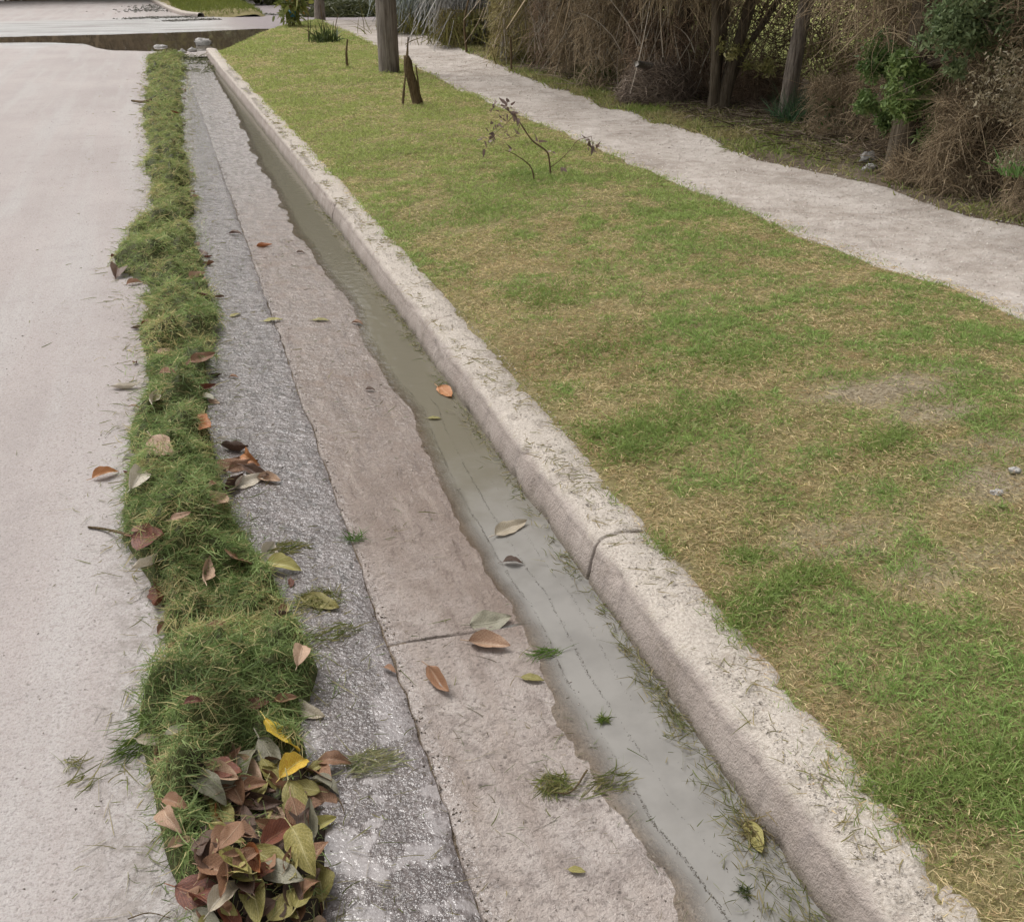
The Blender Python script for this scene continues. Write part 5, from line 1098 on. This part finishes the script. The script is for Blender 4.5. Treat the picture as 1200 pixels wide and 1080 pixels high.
n = 5000; k = rng.integers(0, len(x), n); cc = lerp_cols((.24, .18, .10), (.46, .40, .26), rng.random(n)); cc = np.where((rng.random(n) < .3)[:, None], np.array([.16, .20, .08]), cc); sz = rng.uniform(.018, .04, n)
mb.add(*strands(np.stack([x[k], y[k], z[k]], 1)-np.array([.05, 0, 0]), rng.normal(size=(n, 3))-np.array([0, 0, .8]), rng.normal(0, .3, (n, 3)), sz, sz*.4, 2, 1, cc, tip=.15))
obj('undergrowth', mb.mesh('undergrowth'), M['twig'], kind='stuff', label='tangle of dry brown twigs and litter filling the hedge')

# stones at the path edge by the forked trunk
def rock(name, c, r, seed, lab, mat='stone', flat=.6, cat='stone'):
    nu, nv = 14, 9; th = np.linspace(0, 2*np.pi, nu, endpoint=False)[None]; ph = np.linspace(.02, np.pi-.02, nv)[:, None]
    u = np.stack([np.cos(th)*np.sin(ph), np.sin(th)*np.sin(ph), np.cos(ph)+0*th], -1)
    rr = 1+1.5*(fbm(u[..., 0]*1.4+seed+u[..., 2]*1.1, u[..., 1]*1.4+3-u[..., 2]*.6, 1.6, seed, 3)-.5)
    v = (u*rr[..., None]*np.array([r, r*.75, r*flat])).reshape(-1, 3); q = []
    for i in range(nv-1):
        for j in range(nu): q.append([i*nu+j, (i+1)*nu+j, (i+1)*nu+(j+1) % nu, i*nu+(j+1) % nu])
    return obj(name, mesh_np(name, v, q), M[mat], loc=c, label=lab, category=cat)
rock('stone', gpt(1016, 190)+[0, 0, .03], .06, 3, 'pale stone by path edge left of the forked trunk, farther one')
rock('stone', gpt(1020, 200)+[0, 0, .02], .05, 5, 'pale stone by path edge left of the forked trunk, nearer one')
rock('stone', gpt(1189, 553)+[0, 0, .006], .020, 6, 'small pale stone in bare lawn patch, farther one', flat=.4)
rock('stone', gpt(1168, 579)+[0, 0, .006], .020, 7, 'small pale stone in bare lawn patch, nearer one', flat=.4)
# rubble where the kerb ends
rub = [(238, 52, .26, 'white broken concrete lump at the far end of the kerb'), (226, 60, .14, 'grey rubble lump beside the far end of the kerb'), (214, 62, .12, 'grey rubble lump between cuttings and kerb end'), (188, 54, .20, 'flat pale rubble piece standing in the dark pool'), (203, 64, .09, 'small grey rubble at the far tip of the cuttings')]
for i, (px, py, r, lab) in enumerate(rub):
    x, y = P(px, py, .0); rock('rubble', (x, y, .02 if i != 3 else -.02), r*.62, 20+i, lab, flat=.55 if i != 3 else .3, cat='rubble')
mb = MB(); n = 1500; y = rng.uniform(17.5, 21.5, n); x = WR(y)-.05+rng.random(n)*(KX(y)-WR(y)+.05); k = rng.random(n) < sst(.42, .62, fbm(x, y, 3.5, 261))*sst(17.5, 20.5, y); x, y = x[k], y[k]; n = len(x); az = rng.uniform(0, 6.28, n); cc = lerp_cols((.05, .06, .03), (.22, .22, .12), rng.random(n))
mb.add(*strands(np.stack([x, y, gz(x, y)+.005], 1), np.stack([np.cos(az), np.sin(az), .25+0*az], 1), rng.normal(0, .3, (n, 3)), rng.uniform(.05, .16, n), .012, 3, 1, cc))
obj('debris', mb.mesh('debris'), M['blade'], kind='stuff', label='leafy debris blocking the far end of the gutter')

# far side of the crossing: next lawn corner and its kerb, brush heap, litter lines
fx = interp([(37., 1.25), (37.6, .95), (39, .70), (42, .45), (60, -.6)]); 
yy = np.concatenate([np.linspace(36.6, 42, 30), np.linspace(42.5, 62, 20)])
def zfar(X, Y): return .12+.10*sst(0, 1.5, X-fx(Y))+.0*X-.25*sst(37.6, 36.6, Y+.25*np.maximum(0, X-1.2))-.3*sst(3., 3.6, X-.0*Y)
sheet('far_lawn_soil', yy, lambda y: fx(y)+np.linspace(.1, 3.4, 24), zfar, M['lawn_soil'], .3, kind='structure')
kerb('kerb', np.linspace(36.9, 62, 90), fx, [(0, -.1), (.01, .06), (.03, .11), (.06, .125), (.2, .125), (.22, 0)], wob=.6)
n = 9000; x = rng.uniform(.6, 3.7, n); y = rng.uniform(36.8, 50, n); k = (x > fx(y)+.2) & (zfar(x, y) > .02); x, y = x[k], y[k]; n = len(x); az = rng.uniform(0, 6.28, n); el = rng.normal(1., .3, n)
v, q, c = strands(np.stack([x, y, zfar(x, y)-.01], 1), np.stack([np.cos(az)*np.cos(el), np.sin(az)*np.cos(el), np.sin(el)], 1), rng.normal(0, .25, (n, 3)), rng.uniform(.06, .16, n), .022, 2, 1, lerp_cols((.11, .15, .03), (.22, .24, .06), fbm(x, y, 1.5, 251)))
obj('grass', mesh_np('far_grass', v, q, c), M['blade'], kind='stuff', label='green grass on the lawn corner across the street')
for px, py, lab, w, h, cols in ((408, 19, 'low heap of dark brush and green weeds across the street', 1.5, .55, ((.05, .06, .025), (.14, .15, .06))), (470, 18, 'dark brush heap across the street right of the thick pole', 1.3, .7, ((.045, .045, .025), (.12, .12, .05)))):
    x, y = P(px, py, .0); n = 2600; a = rng.uniform(0, 6.28, n); rr = np.sqrt(rng.random(n)); p = np.stack([w*rr*np.cos(a), .9*rr*np.sin(a), h*(1-rr**2)*rng.uniform(.3, 1, n)], 1); az = rng.uniform(0, 6.28, n)
    mb = MB(); mb.add(*strands(p, np.stack([np.cos(az), np.sin(az), rng.normal(.2, .4, n)], 1), rng.normal(0, .3, (n, 3)), rng.uniform(.15, .5, n), .028, 3, 1, lerp_cols(cols[0], cols[1], rng.random(n))))
    obj('brush_heap', mb.mesh('brush_heap'), M['leafy'], loc=(x, y, -.03), label=lab, category='brush heap')
pp = []
for (pa, pb, n, sp) in (((150, 22), (300, 18), 900, .25), ((230, 16), (390, 19), 900, .22), ((170, 14), (200, 6), 500, .7), ((195, 25), (250, 23), 500, .15)):
    a = np.array(P(*pa, -.0)); b_ = np.array(P(*pb, -.0)); t_ = rng.random(n)[:, None]; p = a*(1-t_)+b_*t_+rng.normal(0, sp, (n, 2))*np.array([.8, 1.])
    pp.append(crumbs(p[:, 0], p[:, 1], z_road(p[:, 0], p[:, 1])+.01, rng.uniform(.02, .07, n), lerp_cols((.06, .055, .04), (.30, .29, .27), rng.random(n)**1.5), .5))
crumb_obj('litter', pp, 'lines of dark washed up litter across the far street')

# trees beyond the crossing (mirrored in the pool, shading the far street)
def far_tree(x, y, h, r, lab, cols, bark='bark_brown'):
    T = thing('tree', lab, 'tree', (x, y, 0), 'trees beyond the crossing')
    zz = np.linspace(-.2, h*.8, 12); v, q = tube(np.stack([.15*np.sin(zz*.7), 0*zz, zz], 1), np.interp(zz, [-.2, .4, h*.8], [.30, .22, .06]), 10, .1, int(x*7)); obj('trunk', mesh_np('trunk', v, q, smooth=True), M[bark], T)
    mb = MB(); mb.add(*crown_leaves(5200, (0, 0, h*.58), (r, r, h*.44), .42, cols, clumps=70, spread=.13)); obj('crown', mb.mesh('crown'), M['leafy'], T)
DG = ((.09, .095, .042), (.22, .22, .10)); DRY = ((.30, .22, .14), (.55, .43, .28)); OLD = ((.24, .22, .09), (.46, .42, .18)); BR = ((.17, .125, .08), (.34, .265, .17)); YG = ((.19, .185, .055), (.37, .345, .115))
for x, y, h, r, lab, c in ((-9, 54, 9, 3.8, 'broad brown leaved tree at far left beyond the street', BR), (-3, 57, 11, 3.6, 'brownish tree beyond the street behind the pool', BR), (1.6, 54, 13, 3.0, 'yellow green tree on the far lawn corner', YG), (6., 52, 14.5, 3.4, 'tall dark bushy tree right of the far lawn corner', DG), (9.5, 47, 14, 3.2, 'tall brownish tree behind the far brush heap', BR), (14, 46, 14, 3.6, 'dark tree beyond the far end of the path', DG), (-16, 60, 8.5, 4, 'wide tree at the far left end of the street', BR)):
    far_tree(x, y, h, r, lab, c)
for x, y, h, r, lab, c in ((8.0, 31.5, 13.5, 2.8, 'tall olive tree rising behind the bluish grey dead brush', YG), (8.0, 25.5, 13., 2.3, 'tall brown tree rising behind the far grey dead brush', BR), (7.4, 21., 12.5, 2.1, 'tall olive brown tree rising behind the olive conifer', DG)):
    far_tree(x, y, h, r, lab, c)
for x, y, w, h, lab, c in ((5.4, 47, 3.0, 1.5, 'low dark hedge across the street above the grey road', DG), (10, 44.0, 3., 1.8, 'dark shrubs across the street behind the thick pole', DG), (-4, 55.5, 3.8, 4.2, 'dense brown thicket behind the street pool', DRY), (-12, 56, 5, 4.2, 'dense thicket at the far left beyond the street', DRY), (2.5, 58, 3.6, 4.5, 'dense olive thicket behind the far lawn corner', OLD)):
    S_ = thing('shrub', lab, 'shrub', (x, y, -.05)); mb = MB(); mb.add(*crown_leaves(3400, (0, 0, h*.5), (w, .9, h*.5), .26 if h < 3 else .5, c, clumps=60, spread=.14)); obj('leaves', mb.mesh('leaves'), M['leafy'], S_)

# ------------------------------------------------------------------ light
w = bpy.data.worlds.new('World'); SC.world = w; w.use_nodes = True; nt = w.node_tree; nt.nodes.clear()
out = nt.nodes.new('ShaderNodeOutputWorld'); bg = nt.nodes.new('ShaderNodeBackground'); sky = nt.nodes.new('ShaderNodeTexSky'); hs = nt.nodes.new('ShaderNodeHueSaturation')
EL, RO = math.radians(57), math.radians(-30)
sky.sky_type = 'NISHITA'; sky.sun_disc = False; sky.sun_elevation = EL; sky.sun_rotation = RO; sky.air_density = 1.; sky.dust_density = 4.; sky.ozone_density = 1.
hs.inputs['Saturation'].default_value = .03
nt.links.new(sky.outputs[0], hs.inputs['Color']); nt.links.new(hs.outputs[0], bg.inputs['Color']); nt.links.new(bg.outputs[0], out.inputs['Surface'])
bg.inputs['Strength'].default_value = .15
sl = bpy.data.lights.new('sun', 'SUN'); sl.energy = 1.7; sl.angle = math.radians(32); sl.color = (1, .955, .90)
so = bpy.data.objects.new('sun', sl); COL.objects.link(so)
sd = Vector((math.sin(RO)*math.cos(EL), math.cos(RO)*math.cos(EL), math.sin(EL)))      # towards the sun
so.rotation_euler = (-sd).to_track_quat('-Z', 'Y').to_euler()
vs = SC.view_settings; vs.view_transform = 'Standard'; vs.look = 'None'; vs.gamma = 1; vs.exposure = .34
SC.cycles.max_bounces = 8
